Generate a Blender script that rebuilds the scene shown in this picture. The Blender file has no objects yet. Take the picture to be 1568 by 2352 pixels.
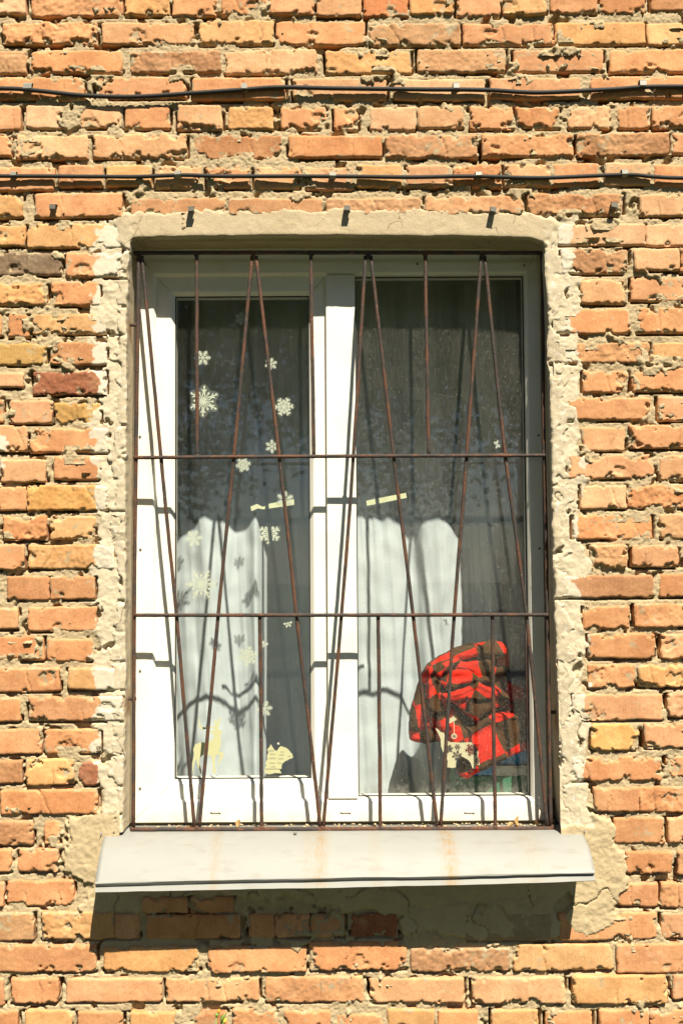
import bpy, bmesh, math, random
import numpy as np
from mathutils import Vector, Matrix

# ------------------------------------------------------------------ camera, sky, sun, exposure
scene = bpy.context.scene
COL = scene.collection
D = 2.9                       # distance of the lens from the wall face (y = 0)
FPX = 2355.0                  # focal length in units of a 1568 x 2352 picture
PITCH = math.atan(104 / FPX)
ROLL = 0.006
CAM = Vector((0.0, -D, 1.6))
_F = Vector((0, math.cos(PITCH), math.sin(PITCH)))
_R0 = Vector((1, 0, 0)); _U0 = Vector((0, -math.sin(PITCH), math.cos(PITCH)))
_U = (_U0 + ROLL * _R0).normalized(); _R = (_R0 - ROLL * _U0).normalized()

def P(px, py, y=0.0):
    """point of the place at depth y behind the wall face (survey of the photograph, 1568 wide)"""
    d = _F * FPX + _R * (px - 784) - _U * (py - 1176)
    return CAM + d * ((y - CAM.y) / d.y)

cam_data = bpy.data.cameras.new('camera')
cam_data.sensor_fit = 'VERTICAL'; cam_data.sensor_height = 36.0; cam_data.sensor_width = 24.0
cam_data.lens = 36.0 * FPX / 2352.0
cam_data.clip_start = 0.05; cam_data.clip_end = 500
cam = bpy.data.objects.new('camera', cam_data); COL.objects.link(cam)
cam.matrix_world = Matrix(((_R.x, _U.x, -_F.x, CAM.x), (_R.y, _U.y, -_F.y, CAM.y), (_R.z, _U.z, -_F.z, CAM.z), (0, 0, 0, 1)))
scene.camera = cam

TO_SUN = Vector((0.225, -0.62, 1.0)).normalized()
world = bpy.data.worlds.new('World'); scene.world = world; world.use_nodes = True
wn = world.node_tree.nodes; wl = world.node_tree.links
sky = wn.new('ShaderNodeTexSky'); sky.sky_type = 'NISHITA'; sky.sun_disc = False; sky.air_density = 0.75; sky.dust_density = 0.4
sky.sun_elevation = math.asin(TO_SUN.z); sky.sun_rotation = math.atan2(TO_SUN.x, TO_SUN.y)
wl.new(sky.outputs[0], wn['Background'].inputs[0]); wn['Background'].inputs[1].default_value = 0.05
sl = bpy.data.lights.new('sun', 'SUN'); sl.energy = 5.0; sl.angle = math.radians(0.5); sl.color = (1.0, 0.92, 0.76)
sun = bpy.data.objects.new('sun', sl); COL.objects.link(sun)
sun.rotation_euler = (-TO_SUN).to_track_quat('-Z', 'Y').to_euler(); sun.location = (2, -6, 9)
scene.view_settings.view_transform = 'Standard'; scene.view_settings.look = 'None'
scene.view_settings.exposure = 1.12; scene.view_settings.gamma = 1.0
scene.view_settings.use_curve_mapping = False
scene.cycles.use_denoising = True
scene.cycles.max_bounces = 10; scene.cycles.transparent_max_bounces = 24; scene.cycles.caustics_reflective = False

rng = np.random.default_rng(7); random.seed(7)

# ------------------------------------------------------------------ noise
def _hash(xi, yi, seed):
    h = (xi.astype(np.int64) * 374761393 + yi.astype(np.int64) * 668265263 + seed * 982451653) & 0xffffffff
    h = ((h ^ (h >> 13)) * 1274126177) & 0xffffffff
    h = ((h ^ (h >> 16)) * 2246822519) & 0xffffffff
    return ((h ^ (h >> 15)) & 0xffffff) / float(0xffffff) * 2 - 1

def vn(x, y, seed=0):
    x = np.asarray(x, float); y = np.asarray(y, float)
    xi = np.floor(x); yi = np.floor(y); fx = x - xi; fy = y - yi
    fx = fx * fx * fx * (fx * (fx * 6 - 15) + 10); fy = fy * fy * fy * (fy * (fy * 6 - 15) + 10)
    a = _hash(xi, yi, seed); b = _hash(xi + 1, yi, seed); c = _hash(xi, yi + 1, seed); d = _hash(xi + 1, yi + 1, seed)
    return (a * (1 - fx) + b * fx) * (1 - fy) + (c * (1 - fx) + d * fx) * fy

def fbm(x, y, freq, seed=0, octv=4, gain=0.5):
    s = 0; amp = 1; tot = 0; x = np.asarray(x, float) * freq; y = np.asarray(y, float) * freq
    for o in range(octv):
        s = s + amp * vn(x, y, seed + o * 17); tot += amp; amp *= gain
        x, y = (x * 0.8 - y * 0.6) * 2.03 + 3.7, (x * 0.6 + y * 0.8) * 2.03 + 1.9
    return s / tot * 1.6

def sst(a, b, x):
    t = np.clip((x - a) / (b - a), 0, 1); return t * t * (3 - 2 * t)

# ------------------------------------------------------------------ materials
class NT:
    def __init__(self, name):
        self.m = bpy.data.materials.new(name); self.m.use_nodes = True
        self.t = self.m.node_tree; self.n = self.t.nodes; self.l = self.t.links
        self.b = self.n['Principled BSDF']; self.out = self.n['Material Output']
    def new(self, ty, **kw):
        nd = self.n.new(ty)
        for k, v in kw.items():
            setattr(nd, k, v)
        return nd
    def set(self, sock, v):
        if hasattr(v, 'is_linked') or isinstance(v, bpy.types.NodeSocket):
            self.l.new(v, sock)
        elif isinstance(v, (tuple, list)) and len(v) == 3 and sock.type == 'RGBA':
            sock.default_value = (*v, 1)
        else:
            sock.default_value = v
    def pos(self):
        if not hasattr(self, '_p'): self._p = self.new('ShaderNodeNewGeometry').outputs['Position']
        return self._p
    def scaled(self, v, s):
        nd = self.new('ShaderNodeVectorMath', operation='MULTIPLY'); self.set(nd.inputs[0], v); nd.inputs[1].default_value = s
        return nd.outputs[0]
    def noise(self, scale, vec=None, detail=4, rough=0.55, w=None, dist=0.0):
        nd = self.new('ShaderNodeTexNoise'); nd.noise_dimensions = '4D' if w is not None else '3D'
        self.set(nd.inputs['Vector'], vec or self.pos()); nd.inputs['Scale'].default_value = scale
        nd.inputs['Detail'].default_value = detail; nd.inputs['Roughness'].default_value = rough; nd.inputs['Distortion'].default_value = dist
        if w is not None: self.set(nd.inputs['W'], w)
        return nd.outputs['Fac']
    def math(self, op, a, b=0.0, clamp=False):
        nd = self.new('ShaderNodeMath', operation=op, use_clamp=clamp); self.set(nd.inputs[0], a); self.set(nd.inputs[1], b)
        return nd.outputs[0]
    def ramp(self, v, a, b, c=0.0, d=1.0, smooth=True):
        nd = self.new('ShaderNodeMapRange', interpolation_type='SMOOTHSTEP' if smooth else 'LINEAR'); self.set(nd.inputs[0], v)
        for i, k in enumerate((a, b, c, d)): nd.inputs[1 + i].default_value = k
        return nd.outputs[0]
    def mix(self, f, a, b, blend='MIX'):
        nd = self.new('ShaderNodeMix', data_type='RGBA', blend_type=blend)
        self.set(nd.inputs[0], f); self.set(nd.inputs[6], a); self.set(nd.inputs[7], b)
        return nd.outputs[2]
    def attr(self, name):
        return self.new('ShaderNodeAttribute', attribute_name=name).outputs
    def bump(self, h, strength=0.4, dist=0.002, nrm=None):
        nd = self.new('ShaderNodeBump'); nd.inputs['Strength'].default_value = strength; nd.inputs['Distance'].default_value = dist
        self.set(nd.inputs['Height'], h)
        if nrm is not None: self.l.new(nrm, nd.inputs['Normal'])
        return nd.outputs[0]
    def done(self, col=None, rough=0.8, nrm=None, metal=0.0, spec=None):
        if col is not None: self.set(self.b.inputs['Base Color'], col)
        self.set(self.b.inputs['Roughness'], rough); self.b.inputs['Metallic'].default_value = metal
        if spec is not None: self.b.inputs['Specular IOR Level'].default_value = spec
        if nrm is not None: self.l.new(nrm, self.b.inputs['Normal'])
        return self.m

MORTAR = (0.37, 0.285, 0.165); PLASTER = (0.50, 0.43, 0.30)

def mat_brick():
    t = NT('brick_clay'); oi = t.new('ShaderNodeObjectInfo')
    base = oi.outputs['Color']; w = t.math('MULTIPLY', oi.outputs['Random'], 40.0)
    big = t.noise(14, detail=4, w=w); mid = t.noise(55, detail=5, w=w)
    c = t.mix(t.ramp(big, .36, .68), t.mix(1.0, base, (0.88, 0.84, 0.82), 'MULTIPLY'), t.mix(1.0, base, (1.10, 1.14, 1.18), 'MULTIPLY'))
    c = t.mix(t.ramp(t.noise(8, w=w, detail=3), .52, .72, 0, .40), c, (0.56, 0.34, 0.17))
    st = t.noise(1.0, vec=t.scaled(t.pos(), (170, 170, 9)), detail=2)
    c = t.mix(t.ramp(st, .3, .7, .22, 0.0), c, t.mix(1.0, c, (0.72, 0.66, 0.62), 'MULTIPLY'))
    c = t.mix(t.ramp(mid, .56, .70, 0, .45), c, t.mix(1.0, c, (0.70, 0.58, 0.50), 'MULTIPLY'))
    fine = t.noise(240, detail=5, rough=.75)
    c = t.mix(t.ramp(fine, .36, .60, .32, 0), c, t.mix(1.0, c, (0.66, 0.58, 0.52), 'MULTIPLY'))
    c = t.mix(t.ramp(fine, .56, .70, 0, .35), c, (0.68, 0.44, 0.25))
    c = t.mix(t.ramp(t.noise(420, detail=2), .64, .72, 0, .6), c, (0.10, 0.06, 0.035))
    c = t.mix(t.ramp(t.noise(5.0, detail=6, rough=.7), .52, .74, 0, .38), c, t.mix(1.0, c, (0.62, 0.60, 0.56), 'MULTIPLY'))
    c = t.mix(t.ramp(t.noise(11.0, detail=7, rough=.7, dist=.6), .60, .76, 0, .5), c, (0.62, 0.47, 0.31))
    a = t.attr('lime')
    cem = t.mix(t.noise(90, detail=4), (0.30, 0.24, 0.14), (0.46, 0.37, 0.24))
    cf = t.math('ADD', a['Fac'], t.ramp(mid, .3, .7, -.25, .25), clamp=True)
    c = t.mix(t.ramp(cf, .34, .62, 0, .92), c, cem)
    h = t.attr('white')
    c = t.mix(t.ramp(t.math('ADD', h['Fac'], t.ramp(mid, .3, .7, -.25, .25)), .35, .6, 0, .95), c, (0.56, 0.50, 0.39))
    b1 = t.bump(t.noise(230, detail=5, rough=.7), .4, .002)
    b2 = t.bump(t.noise(90, detail=6, rough=.75), .30, .0018, t.bump(st, .15, .001, b1))
    return t.done(c, .92, b2, spec=.2)

def mat_mortar():
    t = NT('mortar_joint')
    n1 = t.noise(30, detail=6, rough=.6); n2 = t.noise(260, detail=4, rough=.7)
    c = t.mix(n1, (0.36, 0.275, 0.16), (0.52, 0.41, 0.255))
    c = t.mix(t.ramp(n2, .35, .7, .30, 0), c, (0.20, 0.15, 0.085))
    c = t.mix(t.ramp(t.noise(500, detail=2), .62, .72, 0, .5), c, (0.56, 0.50, 0.40))
    pl = t.attr('plaster')['Fac']
    cp = t.mix(t.noise(25, detail=5), (0.40, 0.305, 0.175), (0.55, 0.435, 0.27))
    cp = t.mix(t.ramp(n2, .4, .7, .25, 0), cp, (0.30, 0.24, 0.15))
    c = t.mix(pl, c, cp)
    wh = t.mix(t.noise(45, detail=6, rough=.65), (0.42, 0.345, 0.225), (0.68, 0.60, 0.455))
    c = t.mix(t.math('MULTIPLY', t.attr('pale')['Fac'], .85), c, wh)
    b = t.bump(t.noise(220, detail=6, rough=.75), .5, .003)
    return t.done(c, .95, b, spec=.15)

def mat_surround():
    t = NT('lime_plaster')
    n1 = t.noise(22, detail=6, rough=.6); n2 = t.noise(300, detail=4, rough=.7)
    tone = t.attr('tone')['Fac']      # 0 pale jamb lime, 1 tan lintel cement
    pale = t.mix(n1, (0.42, 0.345, 0.225), (0.68, 0.60, 0.455))
    pale = t.mix(t.ramp(t.noise(60, detail=4), .54, .66, 0, .8), pale, (0.70, 0.66, 0.57))
    tan = t.mix(t.noise(1.0, vec=t.scaled(t.pos(), (9, 30, 70)), detail=5), (0.43, 0.345, 0.215), (0.58, 0.48, 0.33))
    c = t.mix(tone, pale, tan)
    c = t.mix(t.ramp(n2, .4, .72, .35, 0), c, (0.27, 0.21, 0.13))
    c = t.mix(t.ramp(t.noise(40, detail=4, dist=.4), .62, .70, 0, .35), c, (0.34, 0.25, 0.15))
    stain = t.attr('stain')['Fac']
    cr = t.new('ShaderNodeTexVoronoi', feature='DISTANCE_TO_EDGE'); cr.inputs['Scale'].default_value = 9
    wv = t.new('ShaderNodeVectorMath', operation='ADD'); nz = t.new('ShaderNodeTexNoise'); nz.inputs['Scale'].default_value = 14; nz.inputs['Detail'].default_value = 5; t.l.new(t.pos(), nz.inputs['Vector'])
    t.l.new(t.pos(), wv.inputs[0]); t.l.new(t.scaled(nz.outputs['Color'], (.09, .09, .09)), wv.inputs[1]); t.l.new(wv.outputs[0], cr.inputs['Vector'])
    line = t.math('MULTIPLY', t.ramp(cr.outputs['Distance'], .0, .016, 1, 0), t.ramp(t.noise(6, detail=2), .52, .60))
    c = t.mix(t.math('MULTIPLY', line, .75), c, (0.10, 0.075, 0.045))
    c = t.mix(t.ramp(t.noise(4, detail=6, rough=.7), .5, .72, 0, .4), c, (0.33, 0.25, 0.15))
    c = t.mix(stain, c, (0.26, 0.12, 0.04))
    b = t.bump(t.noise(150, detail=7, rough=.72), .45, .003)
    return t.done(c, .95, b, spec=.15)

def mat_plain(name, col, rough=.6, var=.12, scale=40, bump=.1, metal=0.0, spec=None, bscale=200):
    t = NT(name)
    n = t.noise(scale, detail=5)
    c = t.mix(n, tuple(x * (1 - var) for x in col), tuple(min(1, x * (1 + var)) for x in col))
    return t.done(c, rough, t.bump(t.noise(bscale, detail=3), bump, .001), metal, spec)

def mat_rust():
    t = NT('rusty_iron')
    n = t.noise(13, detail=7, rough=.7); f = t.noise(330, detail=3, rough=.7)
    c = t.mix(t.ramp(n, .42, .60), (0.048, 0.042, 0.038), (0.150, 0.062, 0.030))
    c = t.mix(t.ramp(t.noise(80, detail=4), .60, .70, 0, .8), c, (0.24, 0.095, 0.04))
    c = t.mix(t.ramp(f, .40, .62, .7, 0), c, (0.035, 0.022, 0.018))
    c = t.mix(t.ramp(t.noise(140, detail=3), .66, .74, 0, .6), c, (0.25, 0.24, 0.22))
    return t.done(c, .72, t.bump(t.noise(260, detail=4, rough=.7), .9, .003), spec=.35)

def mat_pvc():
    t = NT('white_pvc')
    n = t.noise(7, detail=5)
    c = t.mix(t.ramp(n, .35, .75), (0.80, 0.77, 0.68), (0.74, 0.70, 0.60))
    c = t.mix(t.ramp(t.noise(150, detail=4), .64, .78, 0, .35), c, (0.52, 0.46, 0.34))
    z = t.new('ShaderNodeSeparateXYZ'); t.l.new(t.pos(), z.inputs[0])
    low = t.ramp(z.outputs['Z'], P(784, 1893, .11).z - .005, P(784, 1840, .11).z)
    d = t.math('MULTIPLY', t.math('SUBTRACT', 1.0, low), t.ramp(t.noise(16, detail=4), .25, .7))
    c = t.mix(t.math('MULTIPLY', d, .55), c, (0.62, 0.50, 0.30))
    streak = t.new('ShaderNodeTexNoise'); streak.inputs['Scale'].default_value = 3.0; streak.inputs['Detail'].default_value = 6; t.l.new(t.scaled(t.pos(), (6, 1, .6)), streak.inputs['Vector'])  # noise for faint tan streaks running down the frame
    c = t.mix(t.ramp(streak.outputs['Fac'], .55, .75, 0, .28), c, (0.60, 0.53, 0.38))
    return t.done(c, .38, t.bump(t.noise(60, detail=2), .03, .001), spec=.4)

def mat_glass(name, dust):
    t = NT(name); t.n.remove(t.b)
    tr = t.new('ShaderNodeBsdfTransparent'); tr.inputs[0].default_value = (0.975, 0.985, 0.975, 1)
    gl = t.new('ShaderNodeBsdfGlossy'); gl.inputs['Roughness'].default_value = 0.018; gl.inputs['Color'].default_value = (1, 1, 1, 1)
    wav = t.bump(t.noise(4, detail=1), .04, .004); t.l.new(wav, gl.inputs['Normal'])
    lw = t.new('ShaderNodeLayerWeight'); lw.inputs[0].default_value = .5
    fr = t.math('ADD', .034, t.math('MULTIPLY', t.math('POWER', lw.outputs['Facing'], 5.0), .94), clamp=True)
    m1 = t.new('ShaderNodeMixShader'); t.l.new(fr, m1.inputs[0]); t.l.new(tr.outputs[0], m1.inputs[1]); t.l.new(gl.outputs[0], m1.inputs[2])
    df = t.new('ShaderNodeBsdfDiffuse'); df.inputs[0].default_value = (0.62, 0.60, 0.52, 1)
    film = t.ramp(t.noise(9, detail=5), .3, .75, .25, 1.0)
    fs = t.ramp(t.noise(1.0, vec=t.scaled(t.pos(), (420, 420, 260)), detail=2), .62, .72)
    fs = t.math('ADD', fs, t.ramp(t.noise(700, detail=1), .64, .72, 0, .7), clamp=True)
    z = t.new('ShaderNodeSeparateXYZ'); t.l.new(t.pos(), z.inputs[0])
    zl = P(784, 1830, .14).z
    low = t.ramp(z.outputs['Z'], zl, zl + .05, 1.0, 0.0)
    f = t.math('ADD', t.math('MULTIPLY', film, .018 * dust), t.math('MULTIPLY', fs, .26 * dust))
    f = t.math('ADD', f, t.math('MULTIPLY', low, t.ramp(t.noise(45, detail=5), .3, .75, .0, .14)), clamp=True)
    m2 = t.new('ShaderNodeMixShader'); t.l.new(f, m2.inputs[0]); t.l.new(m1.outputs[0], m2.inputs[1]); t.l.new(df.outputs[0], m2.inputs[2])
    t.l.new(m2.outputs[0], t.out.inputs[0])
    return t.m

def mat_cloth_white():
    t = NT('curtain_cloth'); t.n.remove(t.b)
    w = t.new('ShaderNodeTexWave'); t.l.new(t.pos(), w.inputs[0]); w.inputs['Scale'].default_value = 240
    c = t.mix(t.noise(12, detail=5), (0.50, 0.55, 0.58), (0.57, 0.62, 0.65))
    d = t.new('ShaderNodeBsdfDiffuse'); t.l.new(c, d.inputs[0])
    s = t.new('ShaderNodeBsdfTranslucent'); t.l.new(c, s.inputs[0])
    m = t.new('ShaderNodeMixShader'); m.inputs[0].default_value = .07
    t.l.new(d.outputs[0], m.inputs[1]); t.l.new(s.outputs[0], m.inputs[2]); t.l.new(m.outputs[0], t.out.inputs[0])
    return t.m

def mat_sill():
    t = NT('painted_sheet_metal')
    n = t.noise(240, detail=3)
    c = t.mix(t.noise(10, detail=5), (0.225, 0.226, 0.208), (0.26, 0.26, 0.238))
    c = t.mix(t.ramp(n, .45, .65, 0, .25), c, (0.25, 0.25, 0.235))
    s = t.attr('rust')['Fac']
    sf = t.math('MULTIPLY', s, t.ramp(t.noise(1.0, vec=t.scaled(t.pos(), (160, 60, 26)), detail=6, rough=.7), .36, .62, .15, 1.2))
    c = t.mix(t.ramp(t.noise(1.0, vec=t.scaled(t.pos(), (14, 50, 40)), detail=5), .52, .75, 0, .35), c, (0.17, 0.15, 0.11))
    c = t.mix(t.math('MULTIPLY', sf, .65, clamp=True), c, (0.26, 0.15, 0.045))
    return t.done(c, .55, t.bump(t.noise(120, detail=3), .06, .001), spec=.4)

M = dict(seam=mat_plain('seam_dirt', (0.30, 0.26, 0.18), .8), board=mat_plain('board_paint', (0.22, 0.21, 0.17), .6), brick=mat_brick(), mortar=mat_mortar(), surround=mat_surround(), rust=mat_rust(), pvc=mat_pvc(),
         glass_l=mat_glass('sash_glass', .55), glass_r=mat_glass('dusty_glass', 1.15), curtain=mat_cloth_white(), sill=mat_sill(),
         cable=mat_plain('cable_rubber', (0.011, 0.010, 0.009), .75, .3, 60, .15), clip=mat_plain('clip_steel', (0.24, 0.235, 0.20), .45, .15, 90, .2, .3),
         clip_dark=mat_plain('clip_weathered', (0.10, 0.09, 0.07), .55, .3, 120, .3, .2),
         gasket=mat_plain('gasket_rubber', (0.02, 0.02, 0.02), .5), dark=mat_plain('dark_void', (0.02, 0.018, 0.015), .9),
         screw=mat_plain('screw_steel', (0.25, 0.24, 0.2), .4, .2, 200, .2, .6),
         sticker=mat_plain('sticker_film', (0.62, 0.64, 0.53), .5, .04), yellow=mat_plain('sticker_yellow', (0.64, 0.60, 0.35), .5, .05),
         cream=mat_plain('sticker_cream', (0.62, 0.55, 0.36), .5, .08), maroon=mat_plain('print_maroon', (0.16, 0.03, 0.03), .5),
         print=mat_plain('print_dark', (0.09, 0.07, 0.06), .5), tape=mat_plain('masking_tape', (0.62, 0.62, 0.38), .6, .06),
         green=mat_plain('box_green_card', (0.035, 0.17, 0.09), .6, .1), blue=mat_plain('box_blue_card', (0.01, 0.26, 0.62), .5, .06),
         white=mat_plain('label_paper', (0.72, 0.70, 0.62), .7, .04), room=mat_plain('room_paint', (0.30, 0.29, 0.24), .9),
         core=mat_plain('wall_core', (0.25, 0.2, 0.13), .95), leaf_dry=mat_plain('dry_leaf', (0.42, 0.25, 0.10), .8, .35, 60),
         crumb=mat_plain('grit', (0.42, 0.33, 0.2), .9, .3, 80), stem=mat_plain('weed_green', (0.16, 0.24, 0.04), .6, .2),
         bud=mat_plain('bud_orange', (0.62, 0.24, 0.02), .6, .2), petal=mat_plain('bud_yellow', (0.75, 0.55, 0.06), .6, .1),
         bark=mat_plain('bark', (0.08, 0.06, 0.04), .9, .3, 30, .6), leaf=mat_plain('tree_leaf', (0.055, 0.10, 0.022), .6, .5, 3, .1),
         foam=mat_plain('mounting_foam', (0.56, 0.45, 0.25), .9, .25, 70, .8))

# ------------------------------------------------------------------ object helpers
def link(name, me, mat=None, parent=None):
    o = bpy.data.objects.new(name, me); COL.objects.link(o)
    if mat is not None and me is not None: me.materials.append(mat)
    if parent is not None: o.parent = parent
    return o
def tag(o, label, cat=None, group=None, kind=None):
    if label: o['label'] = label
    if cat: o['category'] = cat
    if group: o['group'] = group
    if kind: o['kind'] = kind
    return o
def empty(name, loc=(0, 0, 0)):
    o = bpy.data.objects.new(name, None); COL.objects.link(o); o.location = loc; return o
def keep(o, parent):
    """parent a mesh whose vertices are already in place"""
    o.parent = parent; o.matrix_parent_inverse = Matrix.Translation(-parent.location); return o
def np_mesh(name, V, Fq, smooth=True):
    me = bpy.data.meshes.new(name); V = np.asarray(V, np.float32); Fq = np.asarray(Fq, np.int32)
    me.vertices.add(len(V)); me.vertices.foreach_set('co', V.ravel())
    k = Fq.shape[1]; me.loops.add(Fq.size); me.loops.foreach_set('vertex_index', Fq.ravel())
    me.polygons.add(len(Fq)); me.polygons.foreach_set('loop_start', np.arange(0, Fq.size, k, dtype=np.int32))
    me.polygons.foreach_set('loop_total', np.full(len(Fq), k, np.int32))
    me.polygons.foreach_set('use_smooth', np.full(len(Fq), smooth))
    me.update(calc_edges=True); return me
def fattr(me, name, vals):
    a = me.attributes.new(name, 'FLOAT', 'POINT'); a.data.foreach_set('value', np.asarray(vals, np.float32).ravel())
def grid_faces(nz, nx):
    i = np.arange(nz * nx).reshape(nz, nx)
    return np.stack([i[:-1, :-1], i[:-1, 1:], i[1:, 1:], i[1:, :-1]], -1).reshape(-1, 4)
def bm_obj(name, bm, mat, parent=None, smooth=False):
    me = bpy.data.meshes.new(name); bm.normal_update(); bm.to_mesh(me); bm.free()
    if smooth:
        for p in me.polygons: p.use_smooth = True
    o = link(name, me, mat)
    if parent is not None: keep(o, parent)
    return o
def add_box(bm, a, b, bev=0.0):
    r = bmesh.ops.create_cube(bm, size=1.0); vs = r['verts']
    for v in vs:
        v.co = Vector([(a[i] + b[i]) / 2 + v.co[i] * (b[i] - a[i]) for i in range(3)])
    if bev:
        es = list({e for v in vs for e in v.link_edges})
        bmesh.ops.bevel(bm, geom=es, offset=bev, segments=2, profile=.6, affect='EDGES')
def add_tube(bm, pts, radii, seg=10, cap=True, wob=0.0, seed=0):
    pts = [Vector(p) for p in pts]; rings = []
    if not hasattr(radii, '__len__'): radii = [radii] * len(pts)
    ref = None
    for i, p in enumerate(pts):
        t = (pts[min(i + 1, len(pts) - 1)] - pts[max(i - 1, 0)]).normalized()
        if ref is None: ref = t.orthogonal()
        u = (ref - t * ref.dot(t)).normalized(); ref = u; v = t.cross(u)
        ring = []
        for k in range(seg):
            a = 2 * math.pi * k / seg
            r = radii[i] * (1 + (wob * float(vn(i * .9 + 7.3, k * 1.7, seed)) if wob else 0))
            ring.append(bm.verts.new(p + (u * math.cos(a) + v * math.sin(a)) * r))
        rings.append(ring)
    for a, b in zip(rings, rings[1:]):
        for k in range(seg):
            bm.faces.new((a[k], a[(k + 1) % seg], b[(k + 1) % seg], b[k]))
    if cap:
        bm.faces.new(rings[0][::-1]); bm.faces.new(rings[-1])
def poly_prism(bm, pts, depth_vec):
    a = [bm.verts.new(p) for p in pts]; b = [bm.verts.new(Vector(p) + Vector(depth_vec)) for p in pts]
    bm.faces.new(a); bm.faces.new(b[::-1]); n = len(a)
    for i in range(n): bm.faces.new((a[i], b[i], b[(i + 1) % n], a[(i + 1) % n]))
def spline(pts, n):
    """Catmull-Rom through pts (list of tuples) -> n samples"""
    p = np.array(pts, float); p = np.vstack([2 * p[0] - p[1], p, 2 * p[-1] - p[-2]]); out = []
    for t in np.linspace(0, len(pts) - 1 - 1e-6, n):
        i = int(t); f = t - i; a, b, c, d = p[i:i + 4]
        out.append(.5 * ((2 * b) + (-a + c) * f + (2 * a - 5 * b + 4 * c - d) * f * f + (-a + 3 * b - 3 * c + d) * f ** 3))
    return np.array(out)

# ------------------------------------------------------------------ the brick wall
S = 1568 / 2560
def reg(ox, oy, s, rows):
    out = []
    for r in rows:
        for q in r:
            x0, y0, x1, y1 = q[:4]
            out.append(((ox + x0 * s) * S, (oy + y0 * s) * S, (ox + x1 * s) * S, (oy + y1 * s) * S, q[4] if len(q) > 4 else ''))
    return out
sA = 1280 / 1568; sL = 520 / 1223
BR = []
BR += reg(0, 0, sA, [
    [(-80, -50, 118, 64, 'p'), (143, -50, 563, 73), (573, -50, 778, 70, 'y'), (793, -50, 997, 73), (1018, -50, 1222, 66), (1238, -50, 1440, 64), (1455, -50, 1658, 74, 'p')],
    [(12, 100, 447, 203), (470, 100, 890, 203, 'p'), (912, 90, 1258, 203, 'y'), (1265, 92, 1676, 205)],
    [(-80, 232, 120, 338, 'g'), (145, 228, 560, 336), (597, 235, 1012, 335, 'g'), (1030, 222, 1455, 338, 'p'), (1495, 228, 1888, 338, 'y')],
    [(-80, 352, 388, 458), (436, 350, 856, 448), (886, 358, 1310, 460), (1346, 355, 1776, 460, 'p')],
    [(-80, 486, 95, 598), (118, 482, 326, 590, 'p'), (368, 480, 553, 584, 'p'), (574, 486, 780, 592), (815, 485, 1020, 597, 'p'), (1048, 490, 1255, 592, 'y'), (1290, 487, 1498, 592), (1535, 487, 1643, 598)],
    [(-80, 618, 52, 718), (76, 620, 405, 730, 'p'), (428, 615, 857, 727, 'p'), (876, 615, 1300, 730, 'b'), (1325, 622, 1753, 724)],
    [(-80, 765, 250, 875), (268, 755, 470, 860), (488, 755, 695, 856, 'y'), (710, 757, 922, 866, 'p'), (945, 755, 1155, 864), (1170, 760, 1380, 866, 'p'), (1405, 765, 1626, 870)],
    [(-80, 892, 105, 1000, 'y'), (160, 886, 560, 1000), (600, 905, 1040, 990, 'm'), (1050, 908, 1480, 990, 'm'), (1498, 908, 1933, 990, 'm')]])
BR += reg(1280, 0, sA, [
    [(102, -50, 303, 75, 'r2'), (315, -50, 515, 68, 'y'), (528, -50, 727, 76), (742, -50, 937, 68, 'y'), (958, -50, 1172, 60), (1187, -50, 1390, 62, 'b2'), (1420, -60, 1640, 48, 'b2')],
    [(128, 103, 547, 210, 'g'), (560, 103, 976, 205), (980, 97, 1395, 205, 'y'), (1405, 100, 1650, 207, 'y')],
    [(350, 222, 752, 332, 'g'), (790, 222, 1202, 328), (1232, 225, 1650, 332)],
    [(240, 360, 658, 460, 'p'), (680, 355, 1095, 455), (1145, 350, 1650, 455)],
    [(133, 490, 340, 598, 'p'), (353, 485, 558, 588, 'p'), (587, 488, 788, 595), (800, 490, 1002, 588), (1040, 485, 1240, 590, 'p'), (1268, 485, 1415, 592), (1428, 485, 1650, 588)],
    [(200, 618, 622, 728, 'g'), (645, 612, 1062, 722), (1082, 612, 1500, 717, 'g'), (1522, 610, 1650, 705)],
    [(70, 755, 275, 862, 'y'), (300, 755, 508, 860), (512, 755, 735, 860), (750, 752, 958, 858, 'p'), (972, 745, 1182, 855), (1207, 748, 1418, 852, 'p'), (1436, 755, 1650, 858)],
    [(385, 898, 832, 990, 'm'), (855, 885, 1292, 992, 'g'), (1370, 890, 1650, 992, 'p')]])
BR += reg(0, 700, sL, [
    [(-90, 340, 225, 520, 'y'), (240, 320, 1060, 542, 'y')],
    [(-90, 580, 550, 775, 'd'), (585, 580, 1080, 800)],
    [(-90, 850, 412, 1048, 'y'), (455, 835, 880, 1048)],
    [(-90, 1120, 20, 1320), (68, 1122, 245, 1328), (278, 1118, 940, 1300, 'y')],
    [(-90, 1375, 408, 1572, 'c'), (447, 1365, 940, 1572, 'b')],
    [(-90, 1635, 205, 1770), (280, 1622, 940, 1835, 'r')],
    [(-90, 1880, 25, 2080), (80, 1880, 460, 2090), (475, 1898, 890, 2095, 'c')],
    [(-90, 2100, 240, 2340, 'p'), (255, 2128, 960, 2347)]])
BR += reg(0, 1600, sL, [
    [(10, 285, 410, 495, 'p'), (472, 262, 882, 470)],
    [(-90, 530, 230, 745), (240, 515, 960, 742, 'yy')],
    [(22, 785, 415, 1005), (440, 785, 835, 1000, 'y')],
    [(-90, 1040, 215, 1265), (250, 1038, 1010, 1258, 'y')],
    [(60, 1315, 435, 1530, 'b2'), (443, 1315, 838, 1525, 'b2')],
    [(-90, 1600, 160, 1790), (243, 1585, 850, 1805)],
    [(-90, 1845, 385, 2070), (412, 1870, 815, 2070)],
    [(-90, 2125, 528, 2340), (600, 2128, 1010, 2322, 'y')]])
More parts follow.
